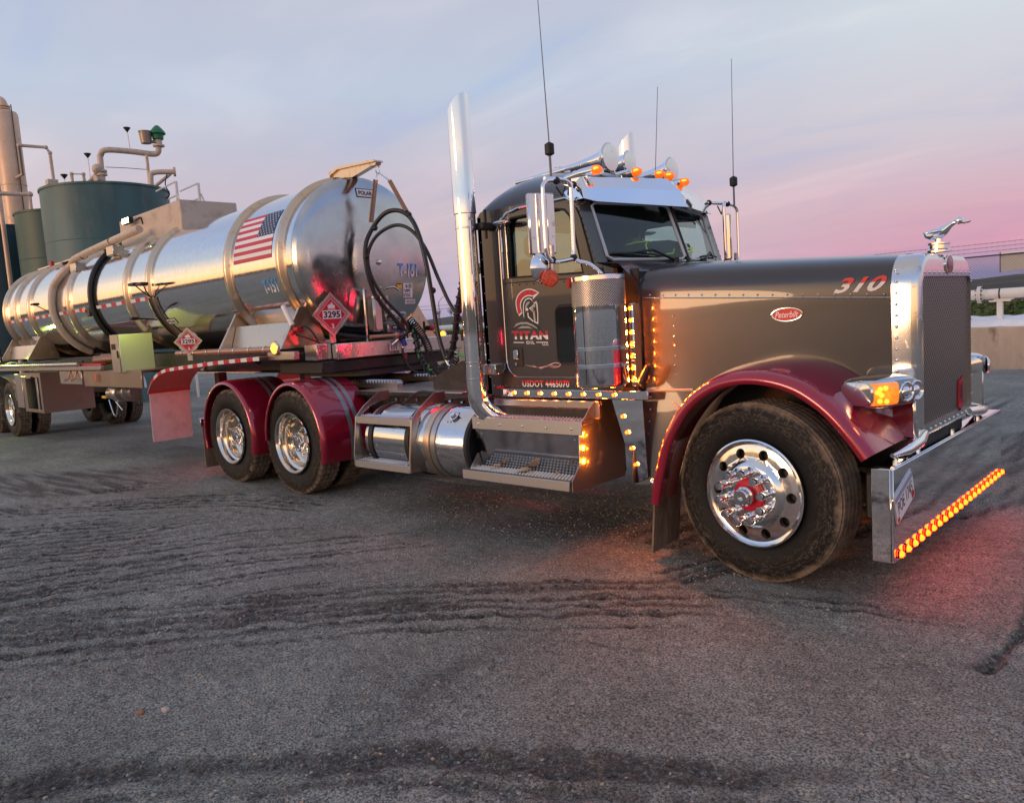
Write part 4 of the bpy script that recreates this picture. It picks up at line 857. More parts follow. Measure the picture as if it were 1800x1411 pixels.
# --- front fenders with headlights
oc = [(-.685, .42), (-.655, .56), (-.585, .80), (-.49, .98), (-.373, 1.115), (-.21, 1.215), (-.033, 1.256), (.14, 1.25), (.301, 1.205), (.42, 1.135), (.52, 1.05), (.62, .935), (.70, .825)]
op = [(p.x, p.y) for p in spline([(x, z, 0) for x, z in oc], 5)]
def fender_mesh(s):
    secs = []; n = len(op)
    for i, (x, z) in enumerate(op):
        dx = op[min(i + 1, n - 1)][0] - op[max(i - 1, 0)][0]; dz = op[min(i + 1, n - 1)][1] - op[max(i - 1, 0)][1]; L_ = math.hypot(dx, dz); nx, nz = -dz / L_, dx / L_
        yi = ip(x, [-.69, -.55, -.35, 0, .3, .5, .70], [.93, .87, .76, .64, .60, .58, .52]); bump = ip(x, [-.6, -.2, .2, .70], [.0, .045, .045, .02]); row = []
        for f, h in ((0, .9), (.3, 1.0), (.6, .75), (.82, .35), (.93, .1)): row.append((yi + (1.215 - yi) * f, bump * h))
        row += [(1.205, -.008), (1.222, -.03), (1.226, -.055), (1.218, -.072), (1.20, -.074), (1.19, -.05), (1.17, -.03), (yi, -.025)]
        secs.append([(x + nx * h, -s * y, z + nz * h) for y, h in row])
    return B().loft(secs)
for s in (1, -1):
    fd = obj('front_fender', fender_mesh(s), maroon, T, angle=60)
    obj('mudflap', B().plate([(-1.13, .05), (-.80, .07), (-.80, .52), (-1.12, .55)], lambda u, v, d: (-.70 + d - .09 * (.5 - v), s * u, v), 0, .012), mudflap_m, fd)
    obj('fender_tip', B().tube([(.745, -s * .50, .83), (.775, -s * .70, .815), (.765, -s * .88, .80), (.735, -s * 1.02, .79)], [.03, .034, .03, .012], 12), chrome, fd)
    hl = empty('headlight', (.625, -s * .86 + (.03 if s < 0 else 0), 1.118), (0, 0, -s * .38), T)
    def pod(y0, x0, k, ny=22, nx=28):
        secs = []
        for i in range(ny + 1):
            t = -1 + 2 * i / ny; e = max(0, 1 - abs(t) ** 3.8) ** (1 / 3.8); row = []
            for j in range(nx):
                a_ = 2 * PI * j / nx; c_, s_ = math.cos(a_), math.sin(a_); f = lambda q: math.copysign(abs(q) ** .58, q)
                row.append((x0 + .135 * k * e * f(c_), .205 * t * k, .086 * k * e * f(s_)))
            secs.append(row)
        return B().loft(secs, closed=True)
    obj('housing', pod(0, 0, 1.), chrome_w, hl)
    # lens zone on the front
    def front(y, z): # x of the pod surface
        t = y / .205; e = max(0, 1 - abs(t) ** 3.8) ** (1 / 3.8); q = min(.97, abs(z) / (.086 * e + 1e-6)); sn = q ** (1 / .58); return .135 * e * (max(0, 1 - sn * sn) ** .5) ** .58
    def patch(y0, y1, zz, off, n=14, m=8):
        vs = [(front(y0 + (y1 - y0) * i / n, -zz + 2 * zz * j / m) + off, y0 + (y1 - y0) * i / n, -zz + 2 * zz * j / m) for i in range(n + 1) for j in range(m + 1)]
        return B().add(vs, [(i * (m + 1) + j, i * (m + 1) + j + 1, (i + 1) * (m + 1) + j + 1, (i + 1) * (m + 1) + j) for i in range(n) for j in range(m)])
    so_ = -s
    obj('signal_lens', patch(so_ * .02, so_ * .178, .060, .004), M('signal_amber', (.9, .30, .03), 0, .2, .8, var=.5, vscale=40, emit=(1, .22, .01), es=.42) if s == 1 else MATS['signal_amber'], hl)
    b = B()
    for k_, (yy, zz) in enumerate(((.150, .03), (.145, -.002), (.152, -.035), (.118, .034), (.112, -.038), (.165, .012))): b.ball((front(yy, zz) + .006, so_ * yy, zz), .014, 8, 6)
    obj('signal_leds', b, bulb_m, hl)
    obj('reflector_bowl', patch(-so_ * .19, so_ * .022, .066, .003), M('bowl_dark', (.30, .30, .31), 1., .15) if s == 1 else MATS['bowl_dark'], hl)
    for yy in (.038, .122):
        x_ = front(yy, 0); c_ = (x_ - .004, -so_ * yy, 0)
        obj('projector', B().lathe([(.056, 0), (.056, .010), (.050, .015), (.042, .004), (.034, .003), (.029, .012), (.016, .018), (0, .020)], c_, (1, 0, 0), 24), chrome, hl)
    obj('bracket', B().box(-.05, .10, so_ * -.17 - .02, so_ * -.17 + .02, -.28, .0, .01), chrome_w, hl)
    point_lamp('signal_glow', (.24, so_ * .14, 0), (1, .35, .05), .6, hl, .03)

# --- hood ornament: a plain chrome bird with its neck stretched out
orn = empty('hood_ornament', (.70, CY, 1.885), (0, .0, 0), T); orn.scale = (1.12, 1.12, 1.12)
obj('base', B().lathe([(.062, 0), (.062, .012), (.05, .02), (.05, .04), (.058, .044), (.058, .052), (.02, .055), (.02, .075)], (0, 0, 0), (0, 0, 1), 24), chrome, orn)
b = B().tube([(-.075, 0, .118), (-.06, 0, .100), (-.035, 0, .095), (0, 0, .102), (.03, 0, .122), (.055, 0, .142), (.075, 0, .152), (.09, 0, .156)], [.006, .018, .027, .032, .026, .016, .012, .013], 12)
b.ball((.098, 0, .160), (.024, .020, .021), 12, 8).tube([(.11, 0, .154), (.13, 0, .149), (.150, 0, .151), (.156, 0, .155)], [.012, .010, .007, .003], 8)
for s in (-1, 1): b.tube([(.01, s * .02, .115), (-.01, s * .05, .112), (-.05, s * .062, .108)], [.014, .018, .004], 8)
b.tube([(0, 0, .07), (.0, 0, .095)], .012, 8); obj('bird', b, chrome, orn, angle=60)

# --- cab
DY = -.92
cab = empty('cab', parent=T)
for s in (1, -1):
    f = lambda u, v, d: (u, s * (DY + d), v)
    win = [(-2.05, 1.955), (-1.315, 1.93), (-1.385, 2.28), (-1.41, 2.36), (-1.46, 2.415), (-1.54, 2.43), (-2.0, 2.425), (-2.045, 2.39)]
    obj('side_panel', B().plate([(-2.37, 1.06), (-1.08, 1.06), (-1.08, 1.95), (-1.225, 2.0), (-1.36, 2.445), (-1.42, 2.50), (-2.33, 2.50), (-2.37, 2.46)], f, 0, .05, [win[::-1]]), paint, cab, angle=30)
    win2 = [(-2.035, 1.965), (-1.332, 1.942), (-1.395, 2.26), (-1.42, 2.345), (-1.47, 2.40), (-1.55, 2.415), (-1.99, 2.41), (-2.03, 2.38)]
    dr = obj('door', B().plate([(-1.15, 1.205), (-1.17, 1.96), (-1.245, 1.98), (-1.335, 2.32), (-1.37, 2.40), (-1.45, 2.445), (-2.09, 2.445), (-2.125, 2.41), (-2.128, 1.34), (-2.118, 1.28), (-2.085, 1.23), (-2.03, 1.205)], f, -.014, -.0005, [win2[::-1]]), paint, T, angle=30)
    obj('door_window', B().plate([(-2.06, 1.95), (-1.30, 1.925), (-1.38, 2.35), (-1.45, 2.43), (-2.02, 2.43), (-2.06, 2.40)], f, .02, .026), glass_m if s == 1 else wind_m, dr)
    obj('window_rubber', B().tube([f(u, v, -.014) for u, v in win2], .009, 6, closed=True), rubber, dr)
    obj('door_trim', B().tube([f(u, v, -.010) for u, v in [(-2.13, 2.40), (-2.132, 1.34), (-2.122, 1.275), (-2.087, 1.226), (-2.03, 1.20), (-1.12, 1.198)]], .0065, 6), chrome_w, dr)
    obj('edge_strip', B().box(-2.105, -2.09, s * (DY - .022) - .006, s * (DY - .022) + .006, 1.96, 2.40, .003).box(-2.052, -2.04, s * (DY - .022) - .006, s * (DY - .022) + .006, 1.96, 2.40, .003), chrome, dr)
    obj('belt_seam', B().tube([f(-2.12, 1.93, -.015), f(-1.17, 1.90, -.015)], .004, 5), steel_blk, dr)
    b = B()
    for x in np.linspace(-2.09, -1.22, 13): b.ball(f(x, 1.922 - (x + 2.09) * .03 - .012, -.014), .006, 6, 4)
    for x in np.linspace(-2.0, -1.2, 11): b.ball(f(x, 1.222, -.014), .005, 6, 4)
    for z in np.linspace(1.3, 1.85, 10): b.ball(f(-2.112, z, -.014), .0045, 6, 4)
    kind(obj('rivets', b, steel_blk, dr), 'stuff')
    obj('handle', B().plate(rrect(-2.062, -1.955, 1.278, 1.432, .022), f, -.020, -.0145), black_d, dr); obj('handle_pull', B().box(-2.045, -1.995, s * (DY - .028) - .006, s * (DY - .028) + .006, 1.335, 1.41, .005).lathe([(0, .012), (.012, .012), (.012, 0)], f(-2.02, 1.302, -.02), (0, -s, 0), 12), chrome, dr)
    obj('lower_window', B().plate(rrect(-1.60, -1.22, 1.305, 1.715, .045), f, -.019, -.0145), M('tinted_pane', (.004, .005, .006), 0, .06, 1.) if s == 1 else MATS['tinted_pane'], dr); obj('lower_rubber', B().tube([f(u, v, -.018) for u, v in rrect(-1.605, -1.215, 1.30, 1.72, .048)], .011, 6, closed=True), rubber, dr)
    obj('drip_rail', B().tube([f(u, v, -.02) for u, v in ((-2.15, 2.33), (-2.11, 2.40), (-2.03, 2.455), (-1.9, 2.475), (-1.45, 2.478), (-1.38, 2.44))], .008, 6), chrome_w, cab)
    obj('pillar', B().loft([[(-1.225, s * DY, 2.0), (-1.36, s * DY, 2.445)], [(-1.222, s * -.87, 2.003), (-1.358, s * -.87, 2.448)], [(-1.213, s * -.80, 2.008), (-1.345, s * -.80, 2.45)]]), paint, cab, solid=-.02)
    b = B()
    for k_ in range(9): q = k_ / 8; b.ball((-1.235 - .125 * q, s * (DY - .002), 2.03 + .39 * q), .006, 6, 4)
    kind(obj('rivets', b, steel_blk, cab), 'stuff')
    obj('down_mirror', B().ball((-2.03, s * -1.0, 2.375), (.085, .06, .022), 16, 8).tube([(-2.05, s * -.93, 2.40), (-2.04, s * -.98, 2.39)], .012, 6), chrome_w, cab)
    obj('sill_trim', B().box(-2.19, -.82, s * -.955 - .008, s * -.955 + .008, 1.048, 1.108, .004), chrome, T)
    b = B()
    for x in np.linspace(-2.3, -.95, 22): b.ball(f(x, 1.13, 0), .005, 6, 4)
    for z in np.linspace(1.2, 2.4, 10): b.ball(f(-2.34, z, 0), .005, 6, 4)
    kind(obj('rivets', b, chrome_w, cab), 'stuff')
    obj('cowl_side', B().box(-1.085, -.955, s * -.80 - .01, s * -.80 + .01, 1.06, 1.94, .004), dark, cab)
obj('rear_wall', B().plate([(-.92, 1.06), (.92, 1.06), (.92, 2.46), (-.92, 2.46)], lambda u, v, d: (-2.37 + d, u, v), 0, .04, [rrect(-.55, .55, 1.95, 2.38, .05)[::-1]]), paint, cab)
obj('rear_window', B().plate(rrect(-.56, .56, 1.94, 2.39, .05), lambda u, v, d: (-2.355 + d, u, v), 0, .006), wind_m, cab)
obj('floor', B().box(-2.33, -.96, -.87, .87, 1.06, 1.12), dark, cab)
obj('firewall', B().box(-1.06, -.96, -.79, .79, 1.12, 1.92, .004), dark, cab)
obj('headliner', B().box(-2.32, -1.36, -.86, .86, 2.462, 2.475), dark, cab)
# roof
zc = lambda x: ip(x, [-2.372, -2.36, -2.32, -2.25, -2.15, -2.0, -1.8, -1.6, -1.45, -1.36, -1.28, -1.2, -1.17], [2.46, 2.57, 2.665, 2.73, 2.775, 2.80, 2.785, 2.75, 2.715, 2.685, 2.635, 2.54, 2.45])
rx = [-2.372, -2.366, -2.36, -2.34, -2.32, -2.28, -2.25, -2.2, -2.15, -2.05, -2.0, -1.9, -1.8, -1.7, -1.6, -1.52, -1.45, -1.40, -1.36, -1.32, -1.28, -1.24, -1.2, -1.17]
ys_ = [DY * math.cos(PI * j / 30) for j in range(31)]
secs = []
for x in rx:
    row = []
    for y in ys_:
        q = abs(y / .92); e = max(0, 1 - q ** 3.0) ** .5; xx = x if x < -1.6 else x - (x + 1.6) / .43 * .175 * min(1, q / .87); row.append((xx, y, 2.462 + (zc(x) - 2.462) * e))
    secs.append(row)
obj('roof', B().loft(secs), paint, T, angle=60)
# cowl top and windshield
WB, WT = (-1.03, 0, 2.008), (-1.18, 0, 2.455)
b = B().loft([[(-.955, y, 1.985 - .25 * abs(y / .92) ** 6 - .015 * q) for y, q in ((-.80, 3), (-.74, 2), (-.6, 1), (-.3, 0), (0, 0), (.3, 0), (.6, 1), (.74, 2), (.80, 3))],
              [(-1.0 - .06 * abs(y) , y, 1.99 - .01 * abs(y)) for y in (-.90, -.78, -.6, -.3, 0, .3, .6, .78, .90)], [(-1.035 - .185 * abs(y / .8), y, 2.006) for y in (-.91, -.80, -.6, -.3, 0, .3, .6, .80, .91)]])
obj('cowl_top', b, paint, T, angle=60)
b = B()
for y in np.linspace(-.78, .78, 27): b.ball((-1.022 - .17 * abs(y), y, 2.0), .0055, 6, 4)
kind(obj('cowl_rivets', b, steel_blk, T), 'stuff')
for s in (-1, 1):
    A, Bq, Cq, D_ = Vector((-1.04, s * .018, 2.02)), Vector((-1.212, s * .79, 2.022)), Vector((-1.345, s * .79, 2.44)), Vector((-1.19, s * .018, 2.445))
    wp = obj('windshield', B().add([A, Bq, Cq, D_], [(0, 1, 2, 3)]), wind_m, T)
    m_ = (A + Bq + Cq + D_) / 4; ring = []
    for p, q in ((A, Bq), (Bq, Cq), (Cq, D_), (D_, A)): ring += [p.lerp(q, .06), p.lerp(q, .94)]
    obj('windshield_gasket', B().tube(ring, .013, 8, closed=True), M('pale_gasket', (.55, .56, .60), 0, .35) if s == -1 else MATS['pale_gasket'], wp)
    nn = (Bq - A).cross(D_ - A).normalized(); nn = nn if nn.x > 0 else -nn
    bp_ = A.lerp(Bq, .22 if s < 0 else .30) + Vector((.05, 0, -.012)); wt = A.lerp(Bq, .80) + (D_ - A) * .08 + nn * .02; elb = bp_.lerp(wt, .5) + Vector((.02, 0, .05))
    wi = obj('wiper', B().tube([bp_, elb, wt], [.014, .010, .007], 6).cyl(bp_ - Vector((0, 0, .03)), bp_ + Vector((0, 0, .02)), .026, n=10), steel_blk, T)
    obj('wiper_blade', B().tube([A.lerp(Bq, .34) + (D_ - A) * .045 + nn * .018, A.lerp(Bq, .65) + (D_ - A) * .095 + nn * .024, A.lerp(Bq, .96) + (D_ - A) * .09 + nn * .016], .008, 6), rubber, wi)
obj('centre_post', B().tube([WB, WT], .016, 8), steel_blk, T)
# interior
obj('dashboard', B().loft([[(-1.56, y, 1.60), (-1.54, y, 1.90), (-1.46, y, 1.975), (-1.24 if abs(y) < .5 else -1.32, y, 1.995), (-1.10 if abs(y) < .5 else -1.25, y, 1.985)] for y in (-.86, -.4, .4, .86)]), dark, cab, solid=.01)
for y in (-.45, .45):
    st = obj('seat', B().box(-2.15, -1.68, y - .25, y + .25, 1.40, 1.54, .04).box(-2.24, -2.10, y - .24, y + .24, 1.5, 2.12, .05).box(-2.22, -2.12, y - .14, y + .14, 2.14, 2.32, .04), seatm, cab)
obj('steering_wheel', B().tube([(-1.60 + .10 * math.sin(t), .45 + .22 * math.cos(t), 1.85 + .2 * math.sin(t)) for t in np.linspace(0, 2 * PI, 25)[:-1]], .015, 8, closed=True), rubber, cab)
obj('sun_shade', B().box(-1.40, -1.385, -.76, .76, 2.33, 2.45), dark, cab)
bag = thing('duffel_bag', 'dark bag with lime green piping lying on the dashboard behind the windshield', 'bag', (-1.24, -.06, 2.03), (0, 0, -.12))
obj('body', B().loft([[(x, y, z) for x, z in rrect(-.12 * k_, .12 * k_, .0, .145 * q, .03, 4)] for y, k_, q in ((-.30, .85, .75), (-.27, 1, .9), (0, 1, 1.), (.22, 1, .85), (.26, .85, .7))], closed=True, caps=True), bagm, bag)
obj('piping', B().tube([(.12 if z < .08 else .10, y, z) for y, z in ((-.29, .03), (-.29, .105), (-.26, .13), (.0, .10), (.02, .07), (.0, .04), (-.26, .02))], .006, 6, closed=True).tube([(-.11, -.27, .125), (0.0, -.28, .133), (.10, -.27, .128)], .006, 6).box(.122, .128, .09, .25, .05, .062).box(.122, .128, .09, .25, .075, .085), neon, bag)

# door lettering and crest
def dp(px, py, d=-.0165): return (-2.056 + (px - 160) * .000836, DY + d, 1.866 - (py + .045 * (px - 330) - 121) * .000627)
drs = [o for o in T.children if o.name.startswith('door')][0]
def poly(name, pts, m, d): return obj(name, B().add([dp(x, y, d) for x, y in pts], [tuple(t) for t in tessellate_polygon([[Vector((x, y, 0)) for x, y in pts]])]), m, drs, normals=False)
def arcp(cx, cy, rx_, ry_, a0, a1, n=14): return [(cx + rx_ * math.cos(math.radians(a0 + (a1 - a0) * i / n)), cy - ry_ * math.sin(math.radians(a0 + (a1 - a0) * i / n))) for i in range(n + 1)]
crest_o = [(268, 440), (240, 380)] + arcp(400, 290, 170, 176, 190, 62) + [(528, 168)]; crest_i = [(440, 248), (455, 210)] + arcp(400, 320, 105, 118, 70, 185) + [(308, 400)]
poly('crest', crest_o + crest_i, white_d, -.0165)
red_o = [(262, 420), (250, 380)] + arcp(400, 290, 158, 164, 190, 60) + [(510, 168)]; red_i = [(448, 198)] + arcp(400, 318, 116, 130, 66, 188) + [(300, 390)]
poly('crest', red_o + red_i, red_p, -.0175)
b = B()
for a_ in (75, 97, 118, 140, 162, 182):
    c_, s_ = math.cos(math.radians(a_)), math.sin(math.radians(a_)); p0 = (400 + 118 * c_, 316 - 132 * s_); p1 = (400 + 158 * c_, 290 - 164 * s_); b.add([dp(p0[0] - 2, p0[1], -.0185), dp(p0[0] + 2, p0[1], -.0185), dp(p1[0] + 2, p1[1], -.0185), dp(p1[0] - 2, p1[1], -.0185)], [(0, 1, 2, 3)])
obj('crest_lines', b, M('dark_red_print', (.16, .008, .012), 0, .4), drs, normals=False)
hel = [(318, 440), (318, 350)] + arcp(395, 345, 78, 122, 160, 60) + [(440, 275), (468, 280), (484, 262), (496, 300), (498, 420), (492, 540), (448, 520), (440, 490), (330, 470)]
poly('helmet', hel, white_d, -.0165)
poly('helmet', [(328, 450), (328, 350)] + arcp(395, 345, 66, 108, 160, 55) + [(430, 262), (462, 292), (420, 330), (392, 345), (440, 400), (445, 480), (440, 520), (330, 490)], black_d, -.0175)
poly('helmet', [(345, 400), (345, 345)] + arcp(395, 345, 48, 78, 165, 70) + [(400, 290), (375, 315), (365, 345)], grey_d, -.0185)
poly('helmet', [(425, 335), (482, 285), (488, 420), (482, 520), (455, 505), (452, 400), (440, 380)], black_d, -.0175); poly('helmet', [(410, 350), (470, 292), (474, 330), (440, 345), (462, 400), (466, 500), (452, 495), (448, 410)], grey_d, -.0185)
poly('helmet', [(428, 362), (470, 385), (468, 398), (434, 378)], red_p, -.0195); poly('helmet', arcp(371, 362, 15, 17, 0, 350), white_d, -.0195); poly('helmet', [(372, 395), (384, 402), (386, 445), (440, 500), (438, 515), (374, 455)], white_d, -.0195)
poly('shoulders', [(168, 605), (200, 545), (255, 515), (310, 500), (332, 465), (440, 520), (505, 590), (500, 606), (440, 600), (330, 570), (240, 580)], black_d, -.0170)
poly('shoulders', [(186, 582), (225, 530), (285, 512), (360, 512), (430, 545), (488, 592), (470, 592), (410, 558), (345, 536), (270, 540), (220, 560)], grey_d, -.0178); poly('shoulders', [(232, 590), (290, 560), (370, 562), (432, 596), (360, 585), (290, 588)], grey_d, -.0178)
text('lettering', 'TITAN', lambda u, v: dp(160 + 438 * u, 722 - 102 * v), two_tone('titan_print', (.50, .015, .04), (.80, .78, .76), 1.513), drs, .05, 0, 1.1)
text('lettering', 'OIL', lambda u, v: dp(332 + 103 * u, 780 - 38 * v), white_d, drs, .03, 0, 1.3); text('lettering', 'LLC', lambda u, v: dp(527 + 70 * u, 794 - 28 * v), white_d, drs, .03, 0, 1.2)
obj('lettering', B().add([dp(175, 756), dp(306, 756), dp(306, 766), dp(175, 766), dp(455, 752), dp(593, 752), dp(593, 762), dp(455, 762)], [(0, 1, 2, 3), (4, 5, 6, 7)]), white_d, drs, normals=False)
for pts, w in (([(300, 1035), (380, 1050), (470, 1060), (560, 1040), (640, 1005), (690, 1000), (722, 1012), (700, 1042), (640, 1055), (590, 1045)], 11), ([(385, 1032), (460, 1062), (530, 1062), (600, 1030), (650, 1040), (700, 1030)], 9), ([(470, 1075), (540, 1060), (580, 1022)], 7)): ribbon('pinstripe', pts, w, lambda u, v: dp(u, v, -.0168), pink_d, drs)
text('registration', 'USDOT 4465070', lambda u, v: (-1.99 + .465 * u, DY - .003, 1.122 + .052 * v), two_tone('usdot_print', (.55, .02, .04), (.80, .78, .76), 1.150, .004), T, .02, 0, 1.05)
obj('cab_sticker', B().add([(-2.27, DY - .003, 1.108), (-2.19, DY - .003, 1.108), (-2.19, DY - .003, 1.128), (-2.27, DY - .003, 1.128)], [(0, 1, 2, 3)]), red_p, T, normals=False); obj('cab_sticker', B().add([(-2.187, DY - .003, 1.108), (-2.12, DY - .003, 1.108), (-2.12, DY - .003, 1.128), (-2.187, DY - .003, 1.128)], [(0, 1, 2, 3)]), black_d, T, normals=False)

# --- sun visor
U = [(-1.40, -.90, 2.57), (-1.39, -.83, 2.625), (-1.19, 0, 2.650), (-1.39, .83, 2.625), (-1.40, .90, 2.57)]; L_ = [(-1.32, -.90, 2.46), (-1.265, -.815, 2.435), (-1.02, 0, 2.41), (-1.265, .815, 2.435), (-1.32, .90, 2.46)]
mid = [tuple((Vector(a_) * .5 + Vector(c_) * .5) + Vector((.028, 0, .012))) for a_, c_ in zip(U, L_)]
vis = obj('sun_visor', B().loft([U, mid, L_]), chrome, T, angle=20, solid=.006)
for s in (-1, 1): obj('visor_end', B().add([(-1.385, s * .905, 2.56), (-1.32, s * .905, 2.458), (-1.42, s * .93, 2.45), (-1.47, s * .93, 2.52)], [(0, 1, 2, 3)]), chrome, vis, solid=.006)

# --- roof lamps, horns, aerials
for y, x, z in ((-.77, -1.31, 2.66), (-.28, -1.30, 2.69), (.04, -1.30, 2.70), (.18, -1.30, 2.70), (.41, -1.30, 2.672)):
    ml = obj('roof_marker', B().tube([(x - .36, y, z - .035), (x - .26, y, z - .012), (x - .12, y, z), (x, y, z)], [.006, .020, .031, .036], 16).box(x - .20, x - .05, y - .015, y + .015, z - .09, z - .02), chrome, T)
    obj('amber_lens', B().lathe([(.035, 0), (.035, .02), (.031, .042), (.018, .062), (0, .068)], (x + .001, y, z), (1, 0, 0), 18), amber_dim, ml); obj('bulb', B().ball((x + .030, y - .020, z + .008), (.026, .018, .012), 12, 8), bulb_m, ml)
for y, x, z, r, Ln in ((-.45, -1.40, 2.80, .105, .95), (-.15, -1.43, 2.80, .086, .75), (.45, -1.42, 2.80, .098, .85)):
    hn = obj('air_horn', B().lathe([(.016, -Ln), (.020, -Ln * .7), (.028, -.34), (.042, -.18), (.062, -.08), (r * .88, -.02), (r, 0), (r + .006, .003), (r, .008), (r * .9, -.004)], (x, y, z), (1, 0, .03), 28), chrome, T)
    obj('horn_cover', B().lathe([(r, .006), (r * .95, .014), (r * .4, .018), (0, .018)], (x, y, z), (1, 0, .03), 28), chrome_w, hn)
    obj('horn_mount', B().box(x - .42, x - .36, y - .02, y + .02, z - .12, z - .03).box(x - .12, x - .07, y - .02, y + .02, z - .11, z - .04), chrome_w, hn)
obj('roof_vent', B().box(-1.98, -1.90, -.42, -.30, 2.76, 2.83, .01), chrome_w, T)
aerial_m = M('aerial_whip', (.20, .19, .20), .5, .4)
for (x, y, z0, zcol, z1, lean) in ((-1.47, -1.06, 2.56, 2.76, 3.95, -.03), (-1.27, 1.25, 2.53, 2.70, 3.80, .02)):
    an = obj('aerial', B().tube([(x, y, zcol + .09), (x + lean, y, z1)], [.0045, .0025], 6).tube([(x, y, z0), (x, y, zcol)], .009, 6), aerial_m, T)
    obj('aerial_coil', B().lathe([(.012, 0), (.034, .012), (.034, .078), (.012, .092)], (x, y, zcol), (0, 0, 1), 14), rubber, an)
obj('aerial', B().tube([(-1.42, .2, 2.70), (-1.36, .2, 3.41)], [.0035, .0025], 5), aerial_m, T)

# --- mirrors
for s in (1, -1):
    mr = empty('mirror', (-1.32, -s * 1.3, 2.05), parent=T); o = Vector((-1.32, -s * 1.3, 2.05)); P = lambda x, y, z: Vector((x, -s * y, z)) - o
    hx = -1.35
    b = B().box(hx - .045 - o.x, hx - o.x, -s * 1.312 - .095 - o.y, -s * 1.312 + .095 - o.y, .015, .42, .010)
    for yy in (-.062, 0, .062): b.box(hx - .001 - o.x, hx + .007 - o.x, -s * 1.312 + yy - .027 - o.y, -s * 1.312 + yy + .027 - o.y, .022, .413, .003)
    hz = obj('housing', b, chrome_w, mr); pc = Vector((hx - .02 - o.x, -s * 1.312 - o.y, 0)); turn = Matrix.Translation(pc) @ Matrix.Rotation(-s * .50, 4, 'Z') @ Matrix.Translation(-pc); hz.matrix_local = turn
    mg = obj('mirror_glass', B().box(hx - .052 - o.x, hx - .046 - o.x, -s * 1.312 - .088 - o.y, -s * 1.312 + .088 - o.y, .03, .405, .002), M('mirror_silver', (.9, .9, .9), 1, .02) if s == 1 else MATS['mirror_silver'], mr); mg.matrix_local = turn
    obj('outer_arm', B().tube(spline([P(-1.36, .90, 2.55), P(-1.35, 1.05, 2.555), P(-1.31, 1.26, 2.55), P(-1.30, 1.345, 2.52), P(-1.30, 1.36, 2.45), P(-1.30, 1.362, 2.15), P(-1.30, 1.35, 2.05), P(-1.29, 1.28, 2.01), P(-1.285, 1.10, 2.03)], 6), .014, 10), chrome, mr)
    obj('inner_arm', B().tube(spline([P(-1.33, 1.30, 2.56), P(-1.30, 1.14, 2.56), P(-1.285, 1.085, 2.53), P(-1.285, 1.08, 2.45), P(-1.285, 1.085, 2.12), P(-1.28, 1.085, 2.03), P(-1.22, 1.0, 1.99), P(-1.17, .93, 1.92)], 6), .015, 10), chrome, mr)
    for q in ((-1.36, .955, 2.553), (-1.31, 1.20, 2.552), (-1.285, 1.09, 2.04), (-1.30, 1.30, 2.02)): obj('clamp', B().ball(P(*q), .026, 10, 6), rubber, mr)
    obj('cable', B().tube([P(-1.34, 1.07, 2.53), P(-1.33, 1.12, 2.46), P(-1.34, 1.17, 2.52)], .006, 5), rubber, mr)
    obj('convex_mirror', B().lathe([(0, .045), (.05, .04), (.09, .018), (.105, 0), (.105, -.01), (0, -.012)], P(-1.37, 1.335, 1.975), (1, 0, 0), 26), chrome, mr); obj('bracket', B().box(P(-1.31, 0, 0).x, P(-1.29, 0, 0).x, -s * 1.30 - .012 - o.y, -s * 1.30 + .012 - o.y, -.12, .07), plate_alu, mr)
    obj('amber_reflector', B().lathe([(0, .02), (.048, .018), (.056, .008), (.058, 0), (0, 0)], P(-1.295, 1.345, 1.90), (.75, -.66 * s, 0), 22), amber_refl, mr)

# --- exhaust stacks
for s in (1, -1):
    cx, cy = -2.30, -s * 1.115; n = 36
    def ringz(r, z, slope=0., x=cx, y=cy): return [(x + r * math.cos(2 * PI * i / n), y + r * math.sin(2 * PI * i / n), z + slope * math.cos(2 * PI * i / n)) for i in range(n)]
    stk = obj('exhaust_stack', B().loft([ringz(.079, 1.30), ringz(.079, 2.47), ringz(.087, 2.475), ringz(.0875, 2.62), ringz(.086, 2.63), ringz(.086, 2.95), ringz(.086, 3.27, .09), ringz(.083, 3.272, .088), ringz(.082, 2.8)], closed=True), chrome, T, angle=50)
    obj('elbow', B().tube(spline([(cx, cy, 1.31), (cx, cy, 1.12), (cx + .012, cy * .985, 1.0), (cx + .07, cy * .93, .90), (cx + .18, cy * .82, .84), (cx + .5, cy * .6, .80)], 6), [.0815] * 13 + [.083] * 18, 32), chrome, stk)
    obj('band', B().lathe([(.080, 0), (.083, .002), (.083, .010), (.080, .012)], (cx, cy, 1.33), (0, 0, 1), 32).lathe([(.082, 0), (.085, .002), (.085, .010), (.082, .012)], (cx, cy, 1.20), (0, 0, 1), 32).lathe([(.080, 0), (.084, .002), (.084, .012), (.080, .014)], (cx, cy, 2.36), (0, 0, 1), 32), chrome_w, stk)
    obj('stack_bracket', B().box(cx + .02, cx + .16, min(-s * .925, -s * 1.06), max(-s * .925, -s * 1.06), 1.23, 1.31, .006), chrome_w, stk); obj('clamp', B().box(cx + .03, cx + .13, min(-s * .925, -s * 1.06), max(-s * .925, -s * 1.06), 2.35, 2.40, .006).cyl((cx + .10, -s * 1.0, 2.28), (cx + .10, -s * 1.0, 2.50), .011, n=8), steel_blk, stk)

